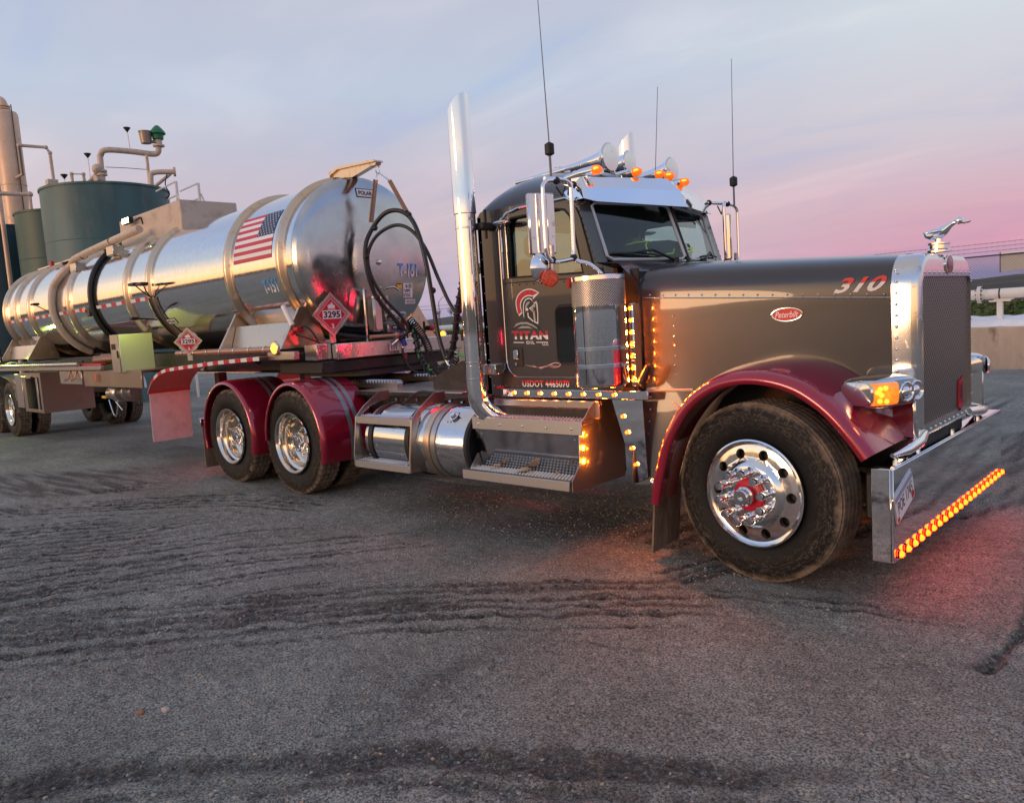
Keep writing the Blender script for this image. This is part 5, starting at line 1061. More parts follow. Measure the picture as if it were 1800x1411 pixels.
# --- air cleaners
for s in (1, -1):
    c = (-1.075, -s * 1.115, 0); ac = obj('air_cleaner', B().lathe([(0, 1.15), (.150, 1.15), (.172, 1.165), (.178, 1.18), (.178, 1.70), (.170, 1.705)], c, (0, 0, 1), 56), chrome, T, angle=40)
    obj('perforated_screen', B().lathe([(.1805, 1.70), (.1805, 1.865)], c, (0, 0, 1), 72), perf_mm, ac, uvfn=lambda p: (math.atan2(p.y - c[1], p.x - c[0]) * .18 if True else 0, p.z)); obj('lid', B().lathe([(.1795, 1.862), (.186, 1.866), (.186, 1.892), (.17, 1.902), (0, 1.905)], c, (0, 0, 1), 56), chrome, ac)
    b = B()
    for z in (1.30, 1.415): b.lathe([(.178, z - .014), (.1815, z - .012), (.1815, z + .012), (.178, z + .014)], c, (0, 0, 1), 56).cyl((c[0] + .19, c[1], z - .01), (c[0] + .19, c[1], z + .01), .016, n=8)
    obj('strap', b, chrome, ac); obj('seam', B().box(c[0] - .002, c[0] + .002, c[1] - s * .1782 - .002, c[1] - s * .1782 + .002, 1.18, 1.70), steel_blk, ac)
    obj('maker_label', B().add([(c[0] - .11 + .035 * math.cos(2 * PI * i / 20), c[1] - s * (.178 * math.sqrt(max(0, 1 - ((-.11 + .035 * math.cos(2 * PI * i / 20)) / .178) ** 2)) + .002), 1.235 + .018 * math.sin(2 * PI * i / 20)) for i in range(20)], [tuple(range(20))]), white_d, ac, normals=False)
    obj('service_indicator', B().box(c[0] - .155, c[0] - .125, c[1] - s * .135 - .01, c[1] - s * .135 + .01, 1.83, 1.89, .004), redv, ac); obj('mount', B().box(c[0] - .05, c[0] + .05, min(-s * .80, -s * .95), max(-s * .80, -s * .95), 1.25, 1.6, .01), steel_blk, ac)
    ls = obj('light_strip', B().box(-.945, -.915, -s * .95 - .012, -s * .95 + .012, 1.14, 1.70, .003).box(-.917, -.910, min(-s * .88, -s * .96), max(-s * .88, -s * .96), 1.14, 1.70, .002), chrome, T)
    sme = nuts.setdefault('led', mesh('marker_light', B().lathe([(.0135, 0), (.013, .006), (.008, .011), (0, .013)], (0, 0, 0), (0, -1, 0), 12), led))
    for i in range(7):
        z = 1.668 - i * .081; link('marker_light', sme, ls, (-.93, -s * .963, z), (0, 0, 0 if s == 1 else PI)); point_lamp('marker_glow', (-.925, -s * .982, z), (1, .18, .012), 5.0, ls, .014)
    st = [o_ for o_ in T.children if o_.name.startswith('sill_trim')][0 if s == 1 else 1]
    for i in range(8):
        x = -2.06 + i * .137; link('marker_light', sme, st, (x, -s * .963, 1.078), (0, 0, 0 if s == 1 else PI)); point_lamp('marker_glow', (x, -s * .982, 1.078), (1, .16, .010), .5, st, .012)

# --- step boxes, cowl panels and fuel tanks
for s in (1, -1):
    Y = lambda a_, c_: (min(-s * a_, -s * c_), max(-s * a_, -s * c_))
    sb = empty('step_box', (-1.8, -s * 1.0, .45), parent=T); o = Vector((-1.8, -s * 1.0, .45))
    def bx(b_, x0, x1, ya, yb, z0, z1, bev=.003): y0, y1 = Y(ya, yb); return b_.box(x0 - o.x, x1 - o.x, y0 - o.y, y1 - o.y, z0 - o.z, z1 - o.z, bev)
    obj('riser', bx(bx(B(), -2.27, -1.23, .94, .97, .905, 1.03, .006), -2.27, -1.23, .90, .94, 1.0, 1.03), plate_alu, sb)
    for nm, (xa, xb, ya, yb, zt) in (('upper_tread', (-2.37, -1.27, .975, 1.115, .905)), ('lower_tread', (-2.41, -1.325, 1.0, 1.22, .492))):
        tr = obj(nm, bx(B(), xa, xb, ya, yb, zt - .025, zt - .001), tread_dirty, sb); obj('step_lip', bx(B(), xa, xb, yb + .0005, yb + .014, zt - (.10 if nm[0] == 'u' else .07), zt), tread_alu, sb); b = B()
        for i in range(int((xb - xa - .04) / .032)):
            for k_ in range(int((yb - ya - .02) / .03)):
                x = xa + .03 + i * .032 + (k_ % 2) * .016 - o.x; y = -s * (ya + .02 + k_ * .03) - o.y; b.add([(x - .010, y - .009, zt - .002 - o.z), (x + .010, y - .009, zt - .002 - o.z), (x + .010, y + .009, zt - .002 - o.z), (x - .010, y + .009, zt - .002 - o.z), (x, y, zt + .012 - o.z)], [(0, 1, 4), (1, 2, 4), (2, 3, 4), (3, 0, 4)])
        kind(obj('grip_teeth', b, tread_alu, sb, angle=5), 'stuff')
    obj('front_panel', B().add([Vector((x, -s * y, z)) - o for x, y, z in ((-2.36, 1.10, .80), (-1.31, 1.10, .80), (-1.32, 1.02, .49), (-2.38, 1.02, .49))], [(0, 1, 2, 3)]), M('panel_mirror', (.62, .62, .62), 1, .10, dirt=((.10, .09, .08), 30, .62, .9)) if s == 1 else MATS['panel_mirror'], sb, solid=.006)
    b = B()
    for x in np.linspace(-2.3, -1.36, 5): b.ball(Vector((x, -s * 1.13, .85)) - o, .010, 8, 5); 
    for x in (-2.3, -1.36): b.ball(Vector((x, -s * 1.095, .765)) - o, .008, 6, 4); b.ball(Vector((x, -s * 1.035, .53)) - o, .008, 6, 4)
    kind(obj('bolts', b, chrome_w, sb), 'stuff')
    ep = obj('end_panel', B().plate([(.60, .42), (1.232, .42), (1.232, .50), (1.14, .60), (1.125, .86), (1.02, .99), (.97, 1.035), (.60, 1.035)], lambda u, v, d: Vector((-1.30 + d + (.05 if v > .9 else 0) * (v - .9) * 5, -s * u, v)) - o, 0, .006), plate_alu, sb); obj('end_panel', B().plate([(.60, .42), (1.22, .42), (1.08, .60), (1.0, .60), (.60, .70)], lambda u, v, d: Vector((-2.39 + d, -s * u, v)) - o, 0, .006), plate_alu, sb)
    lm2 = nuts.setdefault('ledx', mesh('marker_light', B().lathe([(.016, 0), (.015, .006), (.009, .012), (0, .014)], (0, 0, 0), (1, 0, 0), 12), led))
    for z in (.80, .705, .61): link('marker_light', lm2, sb, Vector((-1.293, -s * 1.06, z)) - o); point_lamp('marker_glow', Vector((-1.272, -s * 1.06, z)) - o, (1, .20, .013), 2.0, sb, .014)
    obj('inner_box', bx(B(), -2.36, -1.31, .55, .98, .44, .98, .01), steel_blk, sb)
    cp = obj('cowl_panel', B().plate([(-1.12, 1.045), (-.868, 1.045), (-.852, .52), (-.96, .46), (-.985, .60)], lambda u, v, d: (u, -s * (.955 + d), v), 0, .006), chrome, T)
    for x, z in ((-1.035, .93), (-1.005, .82), (-.975, .71), (-.945, .60)): link('marker_light', sme, cp, (x, -s * .962, z), (0, 0, 0 if s == 1 else PI)); point_lamp('marker_glow', (x, -s * .982, z), (1, .17, .011), .5, cp, .012)
    obj('fender_light', B().ball((-.78, -s * 1.0, .50), .03, 10, 6), chrome, cp)
    # fuel tank
    ft = empty('fuel_tank', (-3.05, -s * .87, .64), parent=T); o2 = Vector((-3.05, -s * .87, .64)); r = .305
    obj('shell', B().lathe([(0, -.72), (r - .02, -.72), (r, -.70), (r, .58), (r - .012, .60)], (0, 0, 0), (1, 0, 0), 56), chrome_w, ft); obj('end_cap', B().lathe([(r - .004, .598), (r - .006, .63), (r - .03, .64), (r - .05, .61), (0, .58)], (0, 0, 0), (1, 0, 0), 56), dark, ft)  # end cap coloured near black: shade on this face is painted in
    for x in (-.62, -.10, .24): obj('strap', B().lathe([(r + .001, x - .03), (r + .012, x - .028), (r + .012, x + .028), (r + .001, x + .03)], (0, 0, 0), (1, 0, 0), 56), rubber if x != .24 else plate_alu, ft)
    obj('strap', B().lathe([(r + .001, .12), (r + .016, .125), (r + .02, .16), (r + .016, .195), (r + .001, .20)], (0, 0, 0), (1, 0, 0), 56), ring_alu, ft)
    ca_ = Vector((0.43, -s * .20, .23)); dn = Vector((0, -s * .20, .23)).normalized(); fc = obj('filler_cap', B().cyl(ca_ - dn * .02, ca_ + dn * .03, .045, .042, 16).cyl(ca_ + dn * .03, ca_ + dn * .055, .03, .022, 12).box(ca_.x - .045, ca_.x + .045, ca_.y - .006, ca_.y + .006, ca_.z + .035, ca_.z + .05), chrome, ft)
    obj('chain', B().tube([ca_ + Vector((-.05 + .02 * math.cos(t), -s * .03, -.02 - .03 * math.sin(t))) for t in np.linspace(0, PI, 8)], .004, 5), steel_blk, ft)
    ff = lambda u, v, d: Vector((d, -s * u, v)) - o2
    for x in (-3.84, -3.05): obj('step_bracket', B().plate([(.80, 1.06), (.92, 1.06), (1.10, .95), (1.20, .86), (1.25, .52), (1.25, .41), (1.0, .39), (1.06, .46), (1.135, .56), (1.18, .68), (1.17, .80), (1.12, .88), (1.02, .94), (.90, .97), (.80, .975)], ff, x, x + .012), plate_alu, ft)
    obj('step_bracket', B().plate([(1.09, .41), (1.25, .41), (1.25, .52), (1.20, .86), (1.09, .90), (1.18, .70)], ff, -3.036, -3.03), plate_alu, ft)
    for ya, yb, zt in ((1.06, 1.205, .865), (1.02, 1.25, .468)):
        x0, x1 = -3.826, -3.052
        def by(b_, a_, c_, z0, z1): y0, y1 = Y(a_, c_); return b_.box(x0 - o2.x, x1 - o2.x, y0 - o2.y, y1 - o2.y, z0 - o2.z, z1 - o2.z, .003)
        tr = obj('step_tread', by(B(), ya, yb - .012, zt - .02, zt - .001), tread_dirty, ft); obj('step_lip', by(B(), yb - .0115, yb, zt - .065, zt), tread_alu, ft); b = B()
        for i in range(int((x1 - x0 - .04) / .032)):
            for k_ in range(int((yb - ya - .02) / .03)):
                x = x0 + .03 + i * .032 + (k_ % 2) * .016 - o2.x; y = -s * (ya + .02 + k_ * .03) - o2.y; b.add([(x - .010, y - .009, zt - .002 - o2.z), (x + .010, y - .009, zt - .002 - o2.z), (x + .010, y + .009, zt - .002 - o2.z), (x - .010, y + .009, zt - .002 - o2.z), (x, y, zt + .012 - o2.z)], [(0, 1, 4), (1, 2, 4), (2, 3, 4), (3, 0, 4)])
        kind(obj('grip_teeth', b, tread_alu, ft, angle=5), 'stuff')
    obj('fuel_line', B().tube(spline([(.05, s * .05, .30), (.10, s * .02, .36), (.35, s * .12, .37), (.5, s * .3, .33)], 6), .014, 6).tube(spline([(-.45, -s * .05, .30), (-.38, s * .1, .40), (-.2, s * .2, .38)], 6), .012, 6).tube(spline([(.05, -s * .03, .30), (.2, s * .05, .34), (.3, s * .2, .35)], 6), .01, 6), rubber, ft); obj('sender_plate', B().lathe([(0, .018), (.05, .018), (.05, 0)], (.02, 0, .30), (0, 0, 1), 16).box(.12, .24, -.05, .02, .298, .306), plate_alu, ft)

# --- rear fenders, lights and flaps
for s in (1, -1):
    for cx_, a_, b_ in ((-4.95, .555, .635), (-6.33, .59, .635)):
        secs = []; st1 = []
        for i in range(41):
            t = math.radians(-16 + 196 * i / 40 if cx_ > -6 else -16 + 212 * i / 40); nx, nz = math.cos(t), math.sin(t); q = lambda k_: (cx_ + (a_ + k_) * nx, .54 + (b_ + k_) * nz)
            secs.append([(q(h)[0], -s * y, q(h)[1]) for y, h in ((.585, -.02), (.585, -.004), (.60, .0), (.9, .006), (1.15, .003), (1.195, -.004), (1.212, -.018), (1.215, -.035), (1.205, -.045), (1.19, -.035), (1.17, -.02), (.6, -.018))])
            st1.append([[(q(h)[0], -s * y, q(h)[1]) for y, h in ((y0, .0075), (y0 + .05, .0075))] for y0 in (.84, .755)])
        rf = obj('rear_fender', B().loft(secs), maroon, T, angle=50)
        for k_ in (0, 1): obj('stripe', B().loft([r_[k_] for r_ in st1]), stripe_grey, rf)
        b = B()
        for y in (.66, 1.12): b.ball((cx_ + a_ * .985, -s * y, .47), .008, 6, 4)
        kind(obj('fender_bolts', b, chrome_w, rf), 'stuff'); obj('fender_bracket', B().cyl((cx_, -s * .46, .98), (cx_, -s * .60, 1.14), .02, n=8), steel_blk, rf)
    obj('rear_mudflap', B().plate([(.60, .12), (1.18, .12), (1.18, .62), (.60, .62)], lambda u, v, d: (-7.02 + d, -s * u, v), 0, .012), mudflap_m, T); obj('flap_bracket', B().box(-7.06, -7.0, min(-s * .45, -s * 1.2), max(-s * .45, -s * 1.2), .62, .72, .006), chrome_w, T)
    tl = obj('tail_light', B().box(-7.26, -7.20, min(-s * .62, -s * .95), max(-s * .62, -s * .95), .80, .92, .01), chrome_w, T); obj('red_lens', B().lathe([(.05, 0), (.045, .018), (0, .024)], (-7.262, -s * .71, .86), (-1, 0, 0), 16).lathe([(.05, 0), (.045, .018), (0, .024)], (-7.262, -s * .86, .86), (-1, 0, 0), 16), red_led, tl)
    point_lamp('tail_glow', (-7.36, -s * .80, .88), (1, .03, .05), 4.5, tl, .05)
cl_ = obj('cab_rear_light', B().box(-2.42, -2.372, -.80, -.72, 1.24, 1.80, .005), chrome_w, T)
for i in range(6): z = 1.75 - i * .095; link('red_lamp', nuts.setdefault('redl', mesh('red_lamp', B().lathe([(.014, 0), (.013, .008), (0, .013)], (0, 0, 0), (-1, 0, 0), 10), red_led)), cl_, (-2.422, -.76, z))
point_lamp('red_glow', (-2.50, -.76, 1.5), (1, .02, .06), 9, cl_, .06)
c2 = obj('cab_rear_light', B().box(-2.42, -2.372, .72, .80, 1.24, 1.80, .005), chrome_w, T)
for i in range(6): link('red_lamp', nuts['redl'], c2, (-2.422, .76, 1.75 - i * .095))
point_lamp('red_glow', (-2.50, .76, 1.5), (1, .02, .06), 9, c2, .06)
for x, y, s_, rot, lb in ((-1.86, -1.10, .055, .3, 'crumpled tan leaf lying in the middle of the lower truck step'), (-2.17, -1.08, .035, 1.4, 'small tan leaf lying near the rear of the lower truck step'), (-1.52, -1.13, .022, 2.2, 'tiny tan leaf scrap near the front of the lower truck step')):
    r = random.Random(int(s_ * 999)); pts = [(s_ * r.uniform(.5, 1.2) * math.cos(2 * PI * i / 11), s_ * r.uniform(.5, 1.2) * math.sin(2 * PI * i / 11), r.uniform(0, .03)) for i in range(11)]
    tag(link('dry_leaf', mesh('dry_leaf', B().add(pts + [(0, 0, .028)], [(i, (i + 1) % 11, 11) for i in range(11)]), M('dry_leaf_' + str(int(s_ * 999)), (.50, .33, .20), 0, .8, var=.2), angle=5, solid=.002), None, (x, y, .502), (0, 0, rot)), lb, 'leaf')

# ------------------------------------------------------------------ tank trailer (own axes: x forward from the kingpin)
TR = thing('tank_trailer', 'polished aluminium tank trailer with ribbed barrel and flag decal', 'trailer', (-5.69, 0, 0), (0, 0, -.0191))
RT, ZT = .882, 2.433
def cyl_pt(x, deg, off=0.): a = math.radians(deg); return (x, -(RT + off) * math.cos(a), ZT + (RT + off) * math.sin(a))
obj('barrel', B().lathe([(RT, h) for h in np.linspace(.56, -10.9, 24)] + [(RT * .96, -11.06), (RT * .8, -11.17), (RT * .4, -11.24), (0, -11.26)], (0, 0, ZT), (1, 0, 0), 128), alu, TR, angle=30)
hp_ = [(RT + .008, .545), (RT + .012, .56), (RT + .010, .585), (RT - .004, .60)] + [(RT * math.cos(a), .60 + .17 * math.sin(a)) for a in np.linspace(.12, PI / 2, 14)]; hp_[-1] = (0, .77)
headx = lambda y, z: .60 + .17 * math.sqrt(max(0, 1 - (y * y + (z - ZT) ** 2) / RT ** 2))
obj('head', B().lathe(hp_, (0, 0, ZT), (1, 0, 0), 128), head_alu, TR, angle=40)
for i, x in enumerate((.32, -.89, -3.24, -4.08, -6.72, -9.04, -9.98, -10.8)):
    w = .055; obj('stiffener_ring', B().lathe([(RT + .001, x - w - .02), (RT + .012, x - w), (RT + .045, x - w * .6), (RT + .052, x - w * .35), (RT + .052, x + w * .35), (RT + .045, x + w * .6), (RT + .012, x + w), (RT + .001, x + w + .02)], (0, 0, ZT), (1, 0, 0), 128), ring_alu, TR, angle=50)
obj('black_hose_band', B().tube([(-5.55, -(RT + .035) * math.cos(t), ZT + (RT + .035) * math.sin(t)) for t in np.linspace(-1.15, 1.9, 40)], .038, 10), hose_m, TR)
# flag of stripes and stars on the barrel
x0, x1, a0, a1 = -.74, .135, 3.5, 40.3; fb = B()
def patch(b, xa, xb, da, db, off, nx=3, ny=3):
    vs = [cyl_pt(xa + (xb - xa) * i / nx, da + (db - da) * j / ny, off) for i in range(nx + 1) for j in range(ny + 1)]
    b.add(vs, [(i * (ny + 1) + j, (i + 1) * (ny + 1) + j, (i + 1) * (ny + 1) + j + 1, i * (ny + 1) + j + 1) for i in range(nx) for j in range(ny)])
for k_ in range(13): fb.mat(0 if k_ % 2 == 0 else 1); patch(fb, x0, x1 if k_ < 6 else x0 + .58 * (x1 - x0), a0 + (a1 - a0) * k_ / 13, a0 + (a1 - a0) * (k_ + 1) / 13, .003)
ac_ = a0 + (a1 - a0) * 6 / 13; xc_ = x0 + .58 * (x1 - x0); fb.mat(2); patch(fb, xc_, x1, ac_, a1, .003, 3, 6)
fb.mat(1)
for r in range(9):
    n = 6 if r % 2 == 0 else 5
    for k_ in range(n):
        x = x1 - (x1 - xc_) * ((k_ + .5) / 6 if n == 6 else (k_ + 1) / 6); d = ac_ + (a1 - ac_) * (r + .7) / 9.4
        fb.add([cyl_pt(x + (.0135 if q % 2 == 0 else .0055) * math.sin(PI * q / 5), d + math.degrees((.0135 if q % 2 == 0 else .0055) * math.cos(PI * q / 5) / RT), .0045) for q in range(10)], [tuple(range(10))])
obj('flag_decal', fb, [red_p, white_d, navy_d], TR, normals=False)
tt = two_tone('unit_print', (.04, .34, .80), (.72, .74, .78), 0, .02)
unit = lambda z: two_tone('unit_print', (.04, .34, .80), (.72, .74, .78), z, .035)
text('unit_number', 'T-151', lambda u, v: cyl_pt(-.16 + .30 * u, -21 + 9.5 * v, .005), unit(ZT - RT * math.sin(math.radians(16))), TR, .02)
text('unit_number', 'T-151', lambda u, v: (headx(.33 + .30 * u, 2.22 + .15 * v) + .006, .33 + .30 * u, 2.22 + .15 * v), unit(2.30), TR, .02)
hq = lambda y0, y1, z0, z1, off: (lambda u, v: (headx(y0 + (y1 - y0) * u, z0 + (z1 - z0) * v) + off, y0 + (y1 - y0) * u, z0 + (z1 - z0) * v))
def quad(name, f, m, n=4): return obj(name, B().add([f(i / n, j / n) for i in range(n + 1) for j in range(n + 1)], [(i * (n + 1) + j, (i + 1) * (n + 1) + j, (i + 1) * (n + 1) + j + 1, i * (n + 1) + j + 1) for i in range(n) for j in range(n)]), m, TR, normals=False)
def maker_plate(f, off=.006):
    quad('maker_plate', lambda u, v: f(u, v, 0), black_d); quad('maker_plate', lambda u, v: f(.04 + .92 * u, .1 + .8 * v, .002), white_d); text('maker_lettering', 'POLAR', lambda u, v: f(.12 + .76 * u, .26 + .48 * v, .004), black_d, TR, .035)
maker_plate(lambda u, v, d: hq(-.12, .115, 3.085, 3.185, .004 + d)(u, v)); maker_plate(lambda u, v, d: cyl_pt(-3.13 + .30 * u, -37 + 6 * v, .004 + d))
quad('date_sticker', hq(.395, .545, 1.985, 2.15, .005), white_d); text('sticker_text', '6-25', lambda u, v: hq(.43, .53, 2.095, 2.14, .008)(u, v), black_d, TR, .02); text('sticker_text', 'VIPI', lambda u, v: hq(.405, .50, 2.045, 2.08, .008)(u, v), black_d, TR, .02); text('sticker_text', 'KTUC', lambda u, v: hq(.405, .51, 1.995, 2.03, .008)(u, v), black_d, TR, .02)
quad('sticker', hq(.42, .60, 1.915, 1.965, .005), white_d); text('sticker_text', '1-251-625UT', lambda u, v: hq(.43, .59, 1.925, 1.955, .008)(u, v), black_d, TR, .01); quad('warning_sticker', hq(.30, .375, 2.095, 2.15, .005), yellow_d); quad('warning_sticker', hq(.305, .37, 2.135, 2.147, .0065), black_d)
obj('head_fitting', B().lathe([(0, .03), (.022, .025), (.032, .01), (.032, 0)], (headx(.06, 2.38), .06, 2.38), (1, 0, 0), 14), chrome_w, TR)
# reflective tape along the barrel
for xa, xb in ((-3.30, -4.0), (-4.16, -5.45), (-5.65, -7.35), (-7.60, -8.95), (-9.12, -9.9), (-10.06, -10.72)):
    n = max(1, round(abs(xb - xa) / .20)); b = B()
    for i in range(n): b.mat(i % 2); patch(b, xa + (xb - xa) * i / n, xa + (xb - xa) * (i + 1) / n, -11.6, -8.4, .004, 1, 1)
    obj('reflective_tape', b, [red_tape, white_tape], TR, normals=False)
# saddles under the barrel, frame rails
for xa, xb in ((.42, -.95), (-8.95, -10.85)):
    obj('saddle', B().loft([[(x, y, z) for y, z in ((-.55, 1.80), (-.82, 1.78), (-.90, 1.52), (.90, 1.52), (.82, 1.78), (.55, 1.80))] for x in (xa, xb)]), plate_alu, TR, angle=20)
    for x in (xa + .03, xb - .03): obj('gusset', B().plate([(-.58, 1.76), (-.735, 1.93), (-.80, 1.93), (-1.06, 1.50), (-.5, 1.50)], lambda u, v, d: (x + d, u, v), -.02, .02), ring_alu, TR); obj('gusset', B().plate([(.58, 1.76), (.735, 1.93), (.80, 1.93), (1.06, 1.50), (.5, 1.50)], lambda u, v, d: (x + d, u, v), -.02, .02), ring_alu, TR)
obj('subframe', B().box(-11.0, .85, -.55, .55, 1.22, 1.50, .02), steel_blk, TR); obj('upper_coupler', B().box(-1.0, .90, -.62, .62, 1.211, 1.219).box(.05, .90, -.86, .95, 1.222, 1.345, .01), steel_blk, TR)
fr_ = obj('front_rail', B().box(.86, .95, -.70, 1.05, 1.355, 1.52, .01).box(.62, .86, -.88, -.70, 1.36, 1.53, .01), M('front_rail_metal', (.60, .57, .54), .9, .22, dirt=((.3, .26, .22), 9, .58, .85)), TR)
obj('rail_label', B().box(.951, .953, -.02, .11, 1.40, 1.49).box(.951, .953, .15, .33, 1.40, 1.49), white_d, fr_)
b = B()
for y in (.00, .03, .06, .40, .43, .46): b.box(.9535, .9545, y, y + .012, 1.41, 1.48)
obj('rail_print', b, black_d, fr_, normals=False)
for s in (-1, 1):
    obj('side_rail', B().box(.30, 1.18 - .34, s * 1.10 - .03, s * 1.10 + .03, 1.39, 1.475, .006), plate_alu, TR)
    obj('hose_tube', B().cyl((-2.2, s * 1.03, 1.50), (.28, s * 1.03, 1.50), .035, n=12), copper, TR)
    b = B()
    for x in np.linspace(-2.0, .1, 7): b.lathe([(.036, -.01), (.041, -.01), (.041, .01), (.036, .01)], (x, s * 1.03, 1.50), (1, 0, 0), 12)
    kind(obj('tube_clips', b, chrome_w, TR), 'stuff')
    # side walkway rail towards the rear
    obj('walk_rail', B().box(-10.95, -4.6, s * 1.17 - .03, s * 1.17 + .03, 1.31, 1.37, .006), plate_alu, TR); obj('rail_tube', B().cyl((-10.95, s * 1.19, 1.405), (-5.6, s * 1.19, 1.405), .03, n=10), plate_alu, TR); obj('hose_rack', B().box(-10.9, -4.7, s * 1.10 - .05, s * 1.10 + .03, 1.37, 1.41, .004), redv, TR); obj('cable', B().tube([(-10.9 + i * .3, s * 1.15, 1.455 + .014 * math.sin(i * 1.7)) for i in range(19)], .018, 6), rubber, TR)
    am = obj('side_marker', B().lathe([(.075, -.01), (.075, .012), (.062, .02), (.058, .012)], (.50, s * 1.14, 1.515), (0, s, 0), 24).box(.38, .46, s * 1.12 - .012, s * 1.12 + .012, 1.46, 1.54, .004), plate_alu, TR); obj('amber_lens', B().lathe([(.057, .008), (.05, .022), (0, .032)], (.50, s * 1.14, 1.515), (0, s, 0), 20), M('marker_amber', (1, .4, .04), 0, .3, emit=(1, .40, .04), es=2.2) if s == -1 else MATS['marker_amber'], am); point_lamp('marker_glow', (.52, s * 1.22, 1.52), (1, .4, .06), .8, am, .03)
    # striped quarter fender with hanging flap
    pr = [(.30, 1.425), (-1.0, 1.38), (-2.2, 1.315)] + [(-2.2 + .66 * math.sin(a) , .68 + .635 * math.cos(a)) for a in []]
    pr = [(.30, 1.43), (-.6, 1.40), (-1.4, 1.36), (-2.0, 1.325), (-2.25, 1.30), (-2.48, 1.24), (-2.66, 1.15), (-2.78, 1.05), (-2.82, 1.0)]
    qf = obj('quarter_fender', B().loft([[(x, s * 1.22, z - .02), (x, s * 1.22, z), (x, s * 1.0, z + .004), (x, s * .66, z + .004)] for x, z in pr]), M('fender_sheet', (.46, .16, .14), .3, .4) if s == -1 else MATS['fender_sheet'], TR, solid=-.004)
    b = B(); sp = spline([(x, 0, z) for x, z in pr[:-2]], 6); cum = [0]
    for p, q in zip(sp, sp[1:]): cum.append(cum[-1] + (q - p).length)
    n = 22
    for i in range(n):
        ts = [cum[-1] * (i + f) / n for f in (0, .5, 1)]; ps = [(float(np.interp(t, cum, [p.x for p in sp])), float(np.interp(t, cum, [p.z for p in sp]))) for t in ts]; b.mat(i % 2)
        b.loft([[(x, s * 1.227, z - .035), (x, s * 1.230, z + .004), (x, s * 1.215, z + .008), (x, s * 1.15, z + .010)] for x, z in ps])
    obj('striped_edge', b, [white_tape, red_tape], qf)
    obj('flap', B().plate(rrect(.66, 1.20, .33, 1.03, .01), lambda u, v, d: (-2.83 - .09 * (1.03 - v) ** 1.5 + d, s * u, v), 0, .01), flap_m, qf); b = B()
    for y in (.72, .85, 1.0, 1.14): b.ball((-2.815, s * y, 1.01), .012, 6, 4)
    obj('flap_clamp', B().box(-2.835, -2.815, min(s * .65, s * 1.21), max(s * .65, s * 1.21), .985, 1.035, .003), redv, qf); obj('fender_brace', B().cyl((-2.5, s * .6, 1.24), (-2.5, s * .5, 1.40), .025, n=8).cyl((-1.0, s * .66, 1.37), (-1.0, s * .5, 1.3), .025, n=8), plate_alu, qf)
# placards with the flame sign
def placard(x, y, z, h, yaw, par_scale=1.):
    c_, s_ = math.cos(yaw), math.sin(yaw); f = lambda u, v, d=0.: (x + d * c_ - u * s_, y + d * s_ + u * c_, z + v)
    p = obj('placard', B().plate([(0, -h), (h, 0), (0, h), (-h, 0)], lambda u, v, d: f(u, v, d), 0, .01, [[(0, -h * .84), (-h * .84, 0), (0, h * .84), (h * .84, 0)]]).plate([(0, -h * .85), (h * .85, 0), (0, h * .85), (-h * .85, 0)], lambda u, v, d: f(u, v, d), 0, .004), plate_alu, TR)
    k = h * .82; obj('red_diamond', B().add([f(0, -k, .0055), f(k, 0, .0055), f(0, k, .0055), f(-k, 0, .0055)], [(0, 1, 2, 3)]), M('placard_red', (.55, .012, .03), 0, .35) if 'placard_red' not in MATS else MATS['placard_red'], p, normals=False)
    e = h * .75; e2 = h * .72; obj('white_border', B().plate([(0, -e), (e, 0), (0, e), (-e, 0)], lambda u, v, d: f(u, v, .0062 + d), 0, .0004, [[(0, -e2), (-e2, 0), (0, e2), (e2, 0)]]), white_d, p)
    obj('number_field', B().add([f(u * h, v * h, .0068) for u, v in ((-.48, -.18), (.48, -.18), (.48, .20), (-.48, .20))], [(0, 1, 2, 3)]), white_d, p, normals=False); text('placard_number', '3295', lambda u, v: f((-.43 + .86 * u) * h, (-.14 + .30 * v) * h, .0078), black_d, p, .035); text('class_number', '3', lambda u, v: f((-.07 + .14 * u) * h, (-.62 + .22 * v) * h, .0075), white_d, p, .03)
    fl = [(-.16, .28), (.16, .28), (.2, .36), (.15, .46), (.12, .40), (.08, .50), (.02, .58), (-.02, .46), (-.06, .50), (-.10, .42), (-.15, .47), (-.2, .36)]; obj('flame_sign', B().add([f(u * h, v * h, .0072) for u, v in fl], [tuple(t) for t in tessellate_polygon([[Vector((u, v, 0)) for u, v in fl]])]).add([f(u * h, v * h, .0072) for u, v in ((-.2, .225), (.2, .225), (.2, .25), (-.2, .25))], [(0, 1, 2, 3)]), white_d, p, normals=False)
    b = B()
    for q in (.5,):
        for su in (-1, 1):
            for sv in (-1, 1): b.box(-.0, .012, -.03, .03, -.018, .018, .002, T=Matrix.Translation(f(su * h * .47, sv * h * .47, .0)) @ Matrix.Rotation(yaw, 4, 'Z') @ Matrix.Rotation(-su * sv * PI / 4, 4, 'X'))
    obj('clips', b, plate_alu, p); obj('placard_stand', B().box(-.03, -.005, -.03, .03, -h - .06, h * .2, T=Matrix.Translation((x, y, z)) @ Matrix.Rotation(yaw, 4, 'Z')), plate_alu, p)
placard(.80, -.625, 1.825, .235, 0.0); placard(-1.72, -1.08, 1.645, .175, -.75)
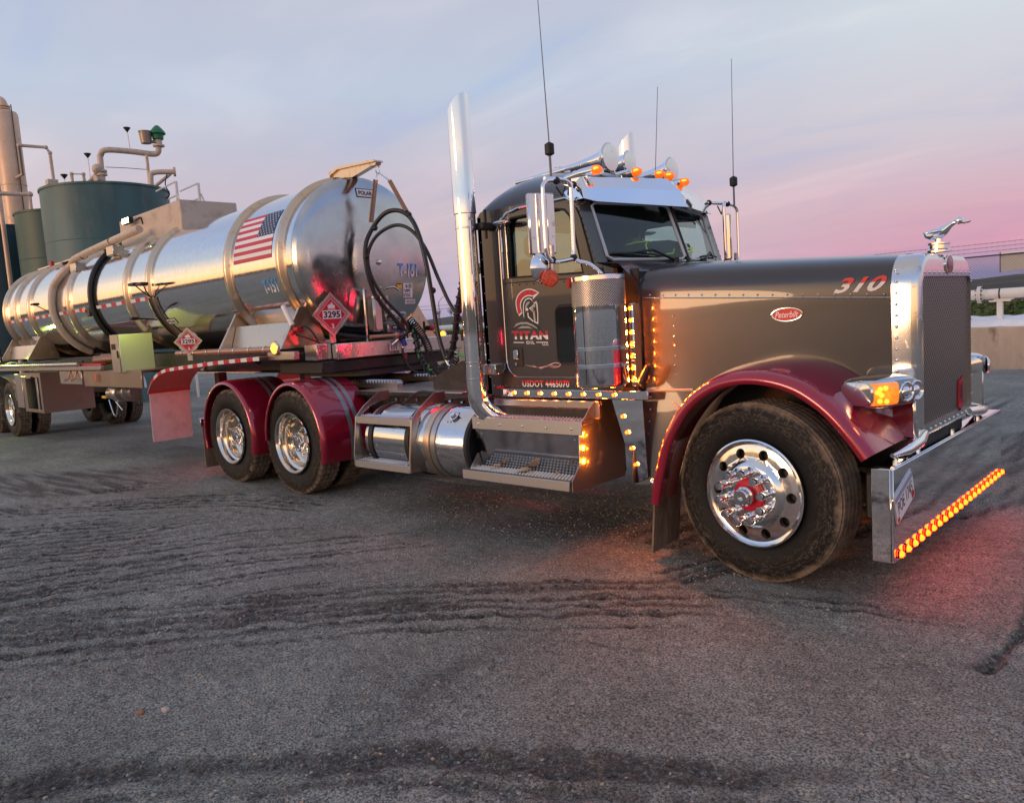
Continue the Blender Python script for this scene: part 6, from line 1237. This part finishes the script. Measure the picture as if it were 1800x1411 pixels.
# hose arm and springs over the head
obj('hose_arm', B().plate([(.15, 3.30), (.20, 3.44), (.36, 3.47), (1.03, 3.425), (1.055, 3.395), (1.04, 3.37), (.95, 3.37), (.50, 3.30), (.46, 3.25)], lambda u, v, d: (u, d - .05, v), -.035, .035).plate([(.15, 3.30), (.20, 3.44), (.36, 3.47), (1.03, 3.425), (1.055, 3.41), (1.06, 3.40)] + [(.36, 3.44), (.22, 3.40), (.17, 3.29)], lambda u, v, d: (u, d - .05, v), -.06, .06).box(.1, .5, -.16, .06, 3.285, 3.32, .006), ring_alu, TR)
obj('shackle', B().tube([(1.03, -.05 + .025 * math.cos(t), 3.33 + .05 * math.sin(t)) for t in np.linspace(0, 2 * PI, 13)[:-1]], .007, 6, closed=True).tube([(1.03, -.05, 3.29), (1.02, -.07, 3.24)], .008, 5).tube([(1.04, -.04, 3.29), (1.12, .02, 3.21)], .008, 5), chrome_w, TR)
for p, q in (((1.02, -.08, 3.22), (.96, -.14, 2.78)), ((1.12, .03, 3.20), (1.40, -.0, 2.84))):
    p, q = Vector(p), Vector(q); obj('spring', B().tube(coil_path([p.lerp(q, i / 8) for i in range(9)], .019, 34, 7), .0055, 5), copper, TR)
    sd_ = Vector((.0, .025, 0)); obj('spring_rods', B().tube([p + sd_, q + sd_], .006, 5).tube([p - sd_, q - sd_], .006, 5), copper, TR)
# valve block and pipework on the head
vb = obj('valve_block', B().box(.82, .95, -.19, -.07, 1.62, 1.98, .02).cyl((.90, -.13, 1.62), (.90, -.13, 2.0), .045, n=14).box(.80, .92, -.02, .17, 1.72, 1.84, .015).cyl((.86, .02, 1.84), (.86, .02, 2.0), .05, n=14).box(.80, .92, -.0, .12, 1.60, 1.70, .015), plate_alu, TR)
obj('guard_loop', B().tube(spline([(.80, -.17, 2.06), (.88, -.25, 2.08), (.90, -.27, 1.98), (.90, -.27, 1.60), (.88, -.25, 1.50), (.80, -.17, 1.52)], 5), .012, 8).tube(spline([(.80, .10, 2.08), (.86, .16, 2.1), (.88, .22, 2.06)], 5), .01, 8), chrome_w, vb); b = B()
for q in ((.93, .05, 1.78), (.93, .11, 1.76), (.93, .06, 1.66), (.90, .20, 1.80)): obj('fitting', B().cyl(q, (q[0] + .06, q[1] + .02, q[2]), .02, n=8), chrome_w, vb)
obj('red_handle', B().box(.90, .93, .20, .23, 1.30, 1.75, .004, T=Matrix.Translation((0, 0, 0))), redv, vb); obj('blue_grip', B().cyl((.98, .10, 1.62), (1.02, .14, 1.44), .03, n=10), bluev, TR); obj('gladhand', B().cyl((1.0, -.30, 1.395 + .17), (1.0, .16, 1.565), .024, n=10).ball((1.0, .05, 1.565), .045, 10, 6), copper, TR)
obj('drip_pan', B().box(.70, .80, -.48, .40, 1.545, 1.56).tube(spline([(.70, -.55, 1.62), (.80, -.2, 1.56), (.82, .2, 1.56), (.74, .5, 1.62)], 6), .025, 8), steel_blk, TR)
obj('brake_valve', B().cyl((.84, .62, 1.62), (.90, .62, 1.62), .03, n=10).cyl((.84, .58, 1.57), (.84, .58, 1.70), .015, n=8), steel_blk, TR); obj('red_knob', B().ball((.93, .62, 1.62), .036, 12, 8), redv, TR)
obj('shutoff_box', B().box(.52, .60, -.93, -.85, 1.66, 1.72, .006).ball((.56, -.96, 1.665), .03, 10, 6), redv, TR); obj('tube_sleeve', B().cyl((.40, -.95, 1.95), (.52, -.93, 1.74), .028, n=10), white_tape, TR)
obj('wiring', B().tube(spline([(.55, -.9, 1.70), (.66, -.86, 1.72), (.72, -.80, 1.62), (.70, -.76, 1.50), (.60, -.9, 1.44), (.3, -1.02, 1.45), (-.1, -1.05, 1.46)], 6), .009, 5).tube(spline([(.56, -.92, 1.64), (.66, -.86, 1.6), (.74, -.72, 1.52)], 6), .009, 5), rubber, TR)
# spill box, its lamp and the vent line on top
obj('spill_box', B().box(-5.35, -3.05, -.42, .42, 3.20, 3.62, .01), M('spill_box_paint', (.50, .40, .33), .3, .45, dirt=((.3, .22, .16), 4, .55, .8)), TR)
fl = obj('work_lamp', B().box(-4.92, -4.62, -.54, -.47, 3.50, 3.60, .012).tube([(-4.9, -.43, 3.44), (-4.98, -.5, 3.40), (-5.05, -.52, 3.30)], .012, 6), steel_blk, TR); obj('lamp_panel', B().add([(-4.90, -.542, 3.512), (-4.64, -.542, 3.512), (-4.64, -.542, 3.588), (-4.90, -.542, 3.588)], [(0, 1, 2, 3)]), flood, fl); obj('lamp_cable', B().tube(spline([(-4.6, -.45, 3.54), (-4.45, -.43, 3.56), (-4.40, -.425, 3.46)], 5), .012, 6), rubber, fl)
point_lamp('flood_glow', (-4.76, -.60, 3.55), (.88, 1, .5), 4, fl, .05, spot=2.2, aim=(0, -.6, -.8))
vl = obj('vent_line', B().tube(spline([(-4.05, -.62, 3.33), (-4.6, -.68, 3.28), (-5.9, -.70, 3.22), (-6.7, -.72, 3.16)] + [(-7.1 - .36 * min(1, i / 3), -(RT + .06) * math.cos(t), ZT + (RT + .06) * math.sin(t)) for i, t in enumerate(np.linspace(.80, -1.15, 14))], 5), .058, 12), pipe_m, TR)
for x, z in ((-5.0, 3.27), (-6.3, 3.19)): obj('pipe_clamp', B().lathe([(.06, -.012), (.068, -.012), (.068, .012), (.06, .012)], (x, -.70 if x < -5.5 else -.685, z), (1, 0, .06), 14), steel_blk, vl)
obj('vent_bracket', B().box(-5.2, -4.9, -.72, -.55, 3.05, 3.2, .01).box(-6.9, -6.6, -.75, -.55, 2.95, 3.1, .01), plate_alu, vl)
obj('catwalk', B().box(-10.6, -5.4, -.25, .25, 3.33, 3.36, .004), plate_alu, TR); obj('beacon', B().box(-9.3, -9.2, -.40, -.30, 3.26, 3.29).lathe([(.04, 0), (.04, .09), (.03, .1), (0, .1)], (-9.25, -.35, 3.29), (0, 0, 1), 14), redv, TR)
# work lamps on stalks along the barrel
for x, dg, sgn in ((-3.30, 1, -1), (-3.02, 0, 1), (-8.0, 2, -1)):
    p0 = Vector(cyl_pt(-3.2 if x > -5 else -7.55, -10, .02)); p1 = Vector(cyl_pt(x, dg, .16)); wl = obj('stalk_lamp', B().tube([p0, p0.lerp(p1, .5) + Vector((0, -.02, .01)), p1], .009, 6).box(p1.x - .10, p1.x + .10, p1.y - .07, p1.y + .03, p1.z, p1.z + .04, .008), steel_blk, TR)
obj('lamp_cable', B().tube([Vector(cyl_pt(-3.19, d, .056)) for d in range(-10, -56, -5)], .011, 6), rubber, TR)
pm_ = obj('side_marker', B().lathe([(.05, 0), (.05, .02), (.04, .03), (0, .03)], cyl_pt(-5.95, -10.5, .01), (0, -1, -.2), 16), plate_alu, TR); obj('amber_lens', B().lathe([(.036, .03), (.03, .045), (0, .05)], cyl_pt(-5.95, -10.5, .01), (0, -1, -.2), 14), amber_dim, pm_); obj('bracket', B().box(-5.75, -5.62, -.93, -.88, 2.15, 2.30, .01), steel_blk, pm_)
# cabinet lit by a work lamp, boxes, valve, landing gear
cb_ = empty('cabinet', (-3.85, -1.0, 1.5), parent=TR); obj('door', B().box(-.22, .09, -.20, -.19, -.23, .31, .004), plate_alu, cb_); obj('case', B().box(-.22, .10, -.188, .28, -.23, .31, .008), M('cabinet_paint', (.62, .60, .50), .3, .4), cb_); obj('vent_label', B().box(-.18, -.02, -.203, -.201, .10, .18), dark, cb_); obj('latch', B().box(.03, .06, -.215, -.201, -.02, .08, .003), steel_blk, cb_)
point_lamp('cabinet_lamp', (-3.32, -1.10, 1.97), (.80, 1, .10), 6.5, TR, .03, spot=2.2, aim=(-.9, .15, -.50)); obj('lamp', B().box(-3.38, -3.28, -1.15, -1.05, 1.985, 2.03, .008).tube([(-3.33, -1.06, 2.01), (-3.30, -.80, 1.98)], .012, 6), steel_blk, TR)
tb = empty('tool_box', (-7.72, -.9, .55), parent=TR); obj('front', B().plate([(-1.15, .0), (.0, 0), (.0, .72), (-1.15, .72)], lambda u, v, d: (u, -.30 + d, v), 0, .008, [[(-.95, .06), (-.95, .64), (-.10, .64), (-.10, .06)]]), box_metal, tb); obj('side', B().box(.0, .008, -.30, .55, 0, .72), box_metal, tb); obj('side', B().box(-1.15, -1.142, -.29, .55, 0, .72), plate_alu, tb); obj('case', B().box(-1.14, -.002, .2, .55, .005, .715).box(-1.142, 0, -.29, .2, 0.0, .012).box(-1.142, 0, -.29, .2, .70, .72), plate_alu, tb); obj('frame_bar', B().box(-.34, -.24, -.295, -.25, .02, .70, .004), plate_alu, tb); obj('door', B().box(-1.62, -1.16, -.31, -.29, .06, .70, .005), plate_alu, tb)
obj('green_drum', B().cyl((-.62, .0, .012), (-.62, .0, .28), .14, n=16), green_d, tb); obj('gauge', B().lathe([(0, .01), (.05, .01), (.055, 0)], (-.68, -.142, .12), (0, -1, 0), 14), white_d, tb); obj('clear_sheet', B().box(-.88, -.40, -.12, -.10, .02, .66), M('sheet_green', (.20, .25, .17), 0, .3, var=.4, vscale=6), tb); obj('top_bar', B().box(-1.1, -.5, -.34, -.31, .62, .66, .004), plate_alu, tb)
obj('hook_panel', B().box(-6.72, -5.62, -1.16, -1.13, 1.08, 1.30, .006), plate_alu, TR); obj('hook', B().tube([(-6.12, -1.17, 1.30), (-6.12, -1.20, 1.18), (-6.16, -1.25, 1.15), (-6.20, -1.22, 1.17)], .014, 6).tube([(-5.80, -1.17, 1.30), (-5.80, -1.20, 1.18), (-5.84, -1.25, 1.15), (-5.88, -1.22, 1.17)], .014, 6), copper, TR)
obj('belly_panel', B().box(-5.58, -3.2, -1.14, -1.11, 1.05, 1.30, .006).box(-5.10, -3.2, -1.12, .9, 1.28, 1.30), box_metal, TR); obj('orange_tag', B().ball((-4.92, -1.17, 1.19), (.03, .012, .075), 10, 8), orange_m, TR)
ov = obj('outlet_valve', B().cyl((-5.0, -.95, .93), (-4.75, -.95, .94), .09, n=16).ball((-4.62, -.95, .95), (.16, .15, .15), 14, 10).cyl((-4.5, -.95, .95), (-4.0, -.95, .97), .085, n=16).cyl((-4.5, -.95, .95), (-4.46, -.95, .95), .14, n=16).cyl((-4.2, -.95, .96), (-4.16, -.95, .96), .14, n=16).cyl((-4.62, -.95, .95), (-4.62, -.95, 1.2), .03, n=8), plate_alu, TR); obj('valve_handle', B().box(-5.12, -4.95, -1.06, -1.02, .86, .90, .006), yellow_d, ov); obj('chain', B().tube([(-4.55 + .25 * math.sin(t) , -1.05, .82 - .12 * math.sin(t)) for t in np.linspace(0, PI, 10)], .01, 5).tube([(-4.9 + .2 * t, -1.03, .84 - .25 * math.sin(t * 1.6)) for t in np.linspace(0, 2, 12)], .01, 5), chrome_w, ov)
obj('pipe_outlet', B().cyl((-4.95, -1.05, 1.46), (-4.75, -.8, 1.46), .08, n=14).cyl((-5.15, -1.1, 1.45), (-5.0, -.85, 1.45), .07, n=14), copper, TR)
for s in (-1, 1): lg = obj('landing_leg', B().box(-1.98, -1.86, s * .62 - .06, s * .62 + .06, .42, 1.22, .01).box(-1.96, -1.88, s * .62 - .045, s * .62 + .045, .28, .42), steel_blk, TR); obj('foot', B().box(-2.05, -1.78, s * .62 - .13, s * .62 + .13, .24, .27, .01), steel_blk, lg)
twh = make_dual_wheel(TR); twh.location = (-10.05, -1.19, .535)
for x, y, rz, ry in ((-8.80, -1.19, 0, .4), (-10.05, 1.19, PI, .3), (-8.80, 1.19, PI, .9)):
    if x == -8.80: x = -11.35
    copy_tree(twh, TR, (x, y, .535), (0, ry, rz))
for x in (-10.05, -11.35): obj('axle', B().cyl((x, -.75, .535), (x, .75, .535), .07, n=12), steel_blk, TR)
obj('suspension', B().box(-11.6, -9.3, -.55, -.42, .70, 1.22, .02).box(-11.6, -9.3, .42, .55, .70, 1.22, .02), steel_blk, TR)
for s in (-1, 1): obj('rear_fender', B().loft([[(-10.7 + 1.35 * math.cos(a) * (1 if abs(math.cos(a)) < .98 else .99), s * y, .62 + .60 * max(0, math.sin(a)) ** .55) for y in (.60, 1.22)] for a in np.linspace(.05, PI - .05, 24)]), plate_alu, TR, solid=.005)
fl2 = obj('rear_lamp', B().box(-10.55, -10.20, -1.22, -1.18, 1.48, 1.80, .01), steel_blk, TR); obj('lamp_panel', B().add([(-10.52, -1.223, 1.50), (-10.23, -1.223, 1.50), (-10.23, -1.223, 1.78), (-10.52, -1.223, 1.78)], [(0, 1, 2, 3)]), flood, fl2); point_lamp('flood_glow', (-10.4, -1.32, 1.64), (.70, 1, .15), 18, fl2, .06, spot=2.6, aim=(.8, -.35, -.25))

# ------------------------------------------------------------------ hoses between truck and trailer
def world(p): return TR.matrix_basis @ Vector(p)
def hose(name, label, pts, r, m=hose_m, n=8, local=True, extra=None):
    P = [world(p) if local else Vector(p) for p in pts]; o = P[0]; t = tag(empty(name, o), label, 'hose')
    obj('hose', B().tube([p - o for p in spline(P, n)], r, 10), m, t)
    b = B()
    for a_, c_ in ((P[0], P[1]), (P[-1], P[-2])): d = (c_ - a_).normalized(); obj('end_fitting', B().cyl(a_ - o - d * .03, a_ - o + d * .06, r * 1.35, n=10), chrome_w, t)
    return t, o
h1, o1 = hose('air_hose', 'thick black hose looping highest across the tank head', [(1.02, .16, 1.56), (1.03, .13, 1.62), (.98, .02, 1.78), (.94, -.14, 2.0), (.93, -.22, 2.28), (.94, -.22, 2.54), (.98, -.12, 2.74), (1.12, -.06, 2.86), (1.30, -.02, 2.86), (1.46, 0, 2.76), (1.58, 0, 2.55), (1.66, 0, 2.24), (1.71, 0, 1.9), (1.76, 0, 1.55), (1.84, 0, 1.32), (1.90, 0, 1.24)], .024)
h2, o2 = hose('air_hose', 'black hose with the lower flatter arch across the tank head', [(.98, .02, 1.48), (1.06, .16, 1.60), (1.05, .10, 1.76), (.99, -.06, 1.96), (.95, -.18, 2.2), (.94, -.205, 2.42), (.99, -.14, 2.60), (1.12, -.06, 2.70), (1.30, -.02, 2.71), (1.46, .02, 2.62), (1.60, .06, 2.42), (1.72, .10, 2.1), (1.86, .14, 1.8), (2.1, .22, 1.52), (2.5, .3, 1.30)], .019)
for hh_, oo in ((h1, o1),):
    b = B()
    for p in ((.94, -.225, 2.42), (.94, -.13, 1.98), (1.70, .02, 2.0), (.99, -.12, 2.72), (1.43, 0, 2.80)): obj('hose_tie', B().ball(world(p) - oo, .034, 8, 6), rubber, hh_)
hose('air_hose', 'thin black hose dropping under the trailer front rail', [(.99, .12, 1.48), (1.0, .13, 1.30), (1.04, .20, 1.16), (1.10, .35, 1.13), (1.2, .55, 1.18)], .014)
cpth = [world(p) for p in ((1.02, .24, 1.72), (1.18, .24, 1.58), (1.28, .24, 1.44), (1.40, .18, 1.28), (1.62, .08, 1.18), (1.84, .02, 1.18), (2.0, 0, 1.30))]; cpth = spline(cpth, 6); cc = tag(empty('coiled_cable', cpth[0]), 'black coiled cable sagging between trailer front rail and truck deck', 'cable'); obj('coil', B().tube([p - cpth[0] for p in coil_path(cpth, .038, 40, 9)], .0085, 5), rubber, cc)
bun = [(1.0, .26, 1.70), (1.12, .22, 1.52), (1.18, .20, 1.34), (1.30, .16, 1.22), (1.55, .08, 1.16), (1.80, .02, 1.22), (1.96, .0, 1.40), (2.06, -.02, 1.62), (2.14, -.04, 1.82), (2.24, -.06, 2.0), (2.34, -.1, 2.08), (2.7, -.2, 2.15)]
bt_, ob = hose('cable_bundle', 'thick wrapped bundle of cables rising behind the exhaust stack', bun, .030); b = B()
P = spline([world(p) - ob for p in bun], 6)
obj('green_cable', B().tube([p + Vector((.02 * math.sin(i * .7), .028 * math.cos(i * .7), .02)) for i, p in enumerate(P[:44])], .008, 5), green_d, bt_); obj('twisted_cable', B().tube(coil_path(P, .034, 26, 9), .012, 5), rubber, bt_)
hose('air_hose', 'green air line running from the deck to the cab rear', [(1.90, .05, 1.36), (2.1, .1, 1.28), (2.35, .15, 1.14), (2.5, .2, 1.08)], .012, green_d); hose('air_hose', 'red air line running from the deck to the cab rear', [(2.2, .2, 1.34), (2.4, .22, 1.2), (2.5, .22, 1.12), (2.62, .22, 1.08)], .014, redv)
st_ = thing('hose_stand', 'pale spring post holding the hoses above the truck deck', 'post', world((1.93, .0, 1.03))); obj('post', B().tube(coil_path([(0, 0, 0), (-.01, 0, .12), (-.03, 0, .25)], .022, 12, 8), .009, 6).cyl((0, 0, 0), (-.03, 0, .25), .02, n=10), M('pale_spring', (.62, .50, .48), .3, .4), st_)
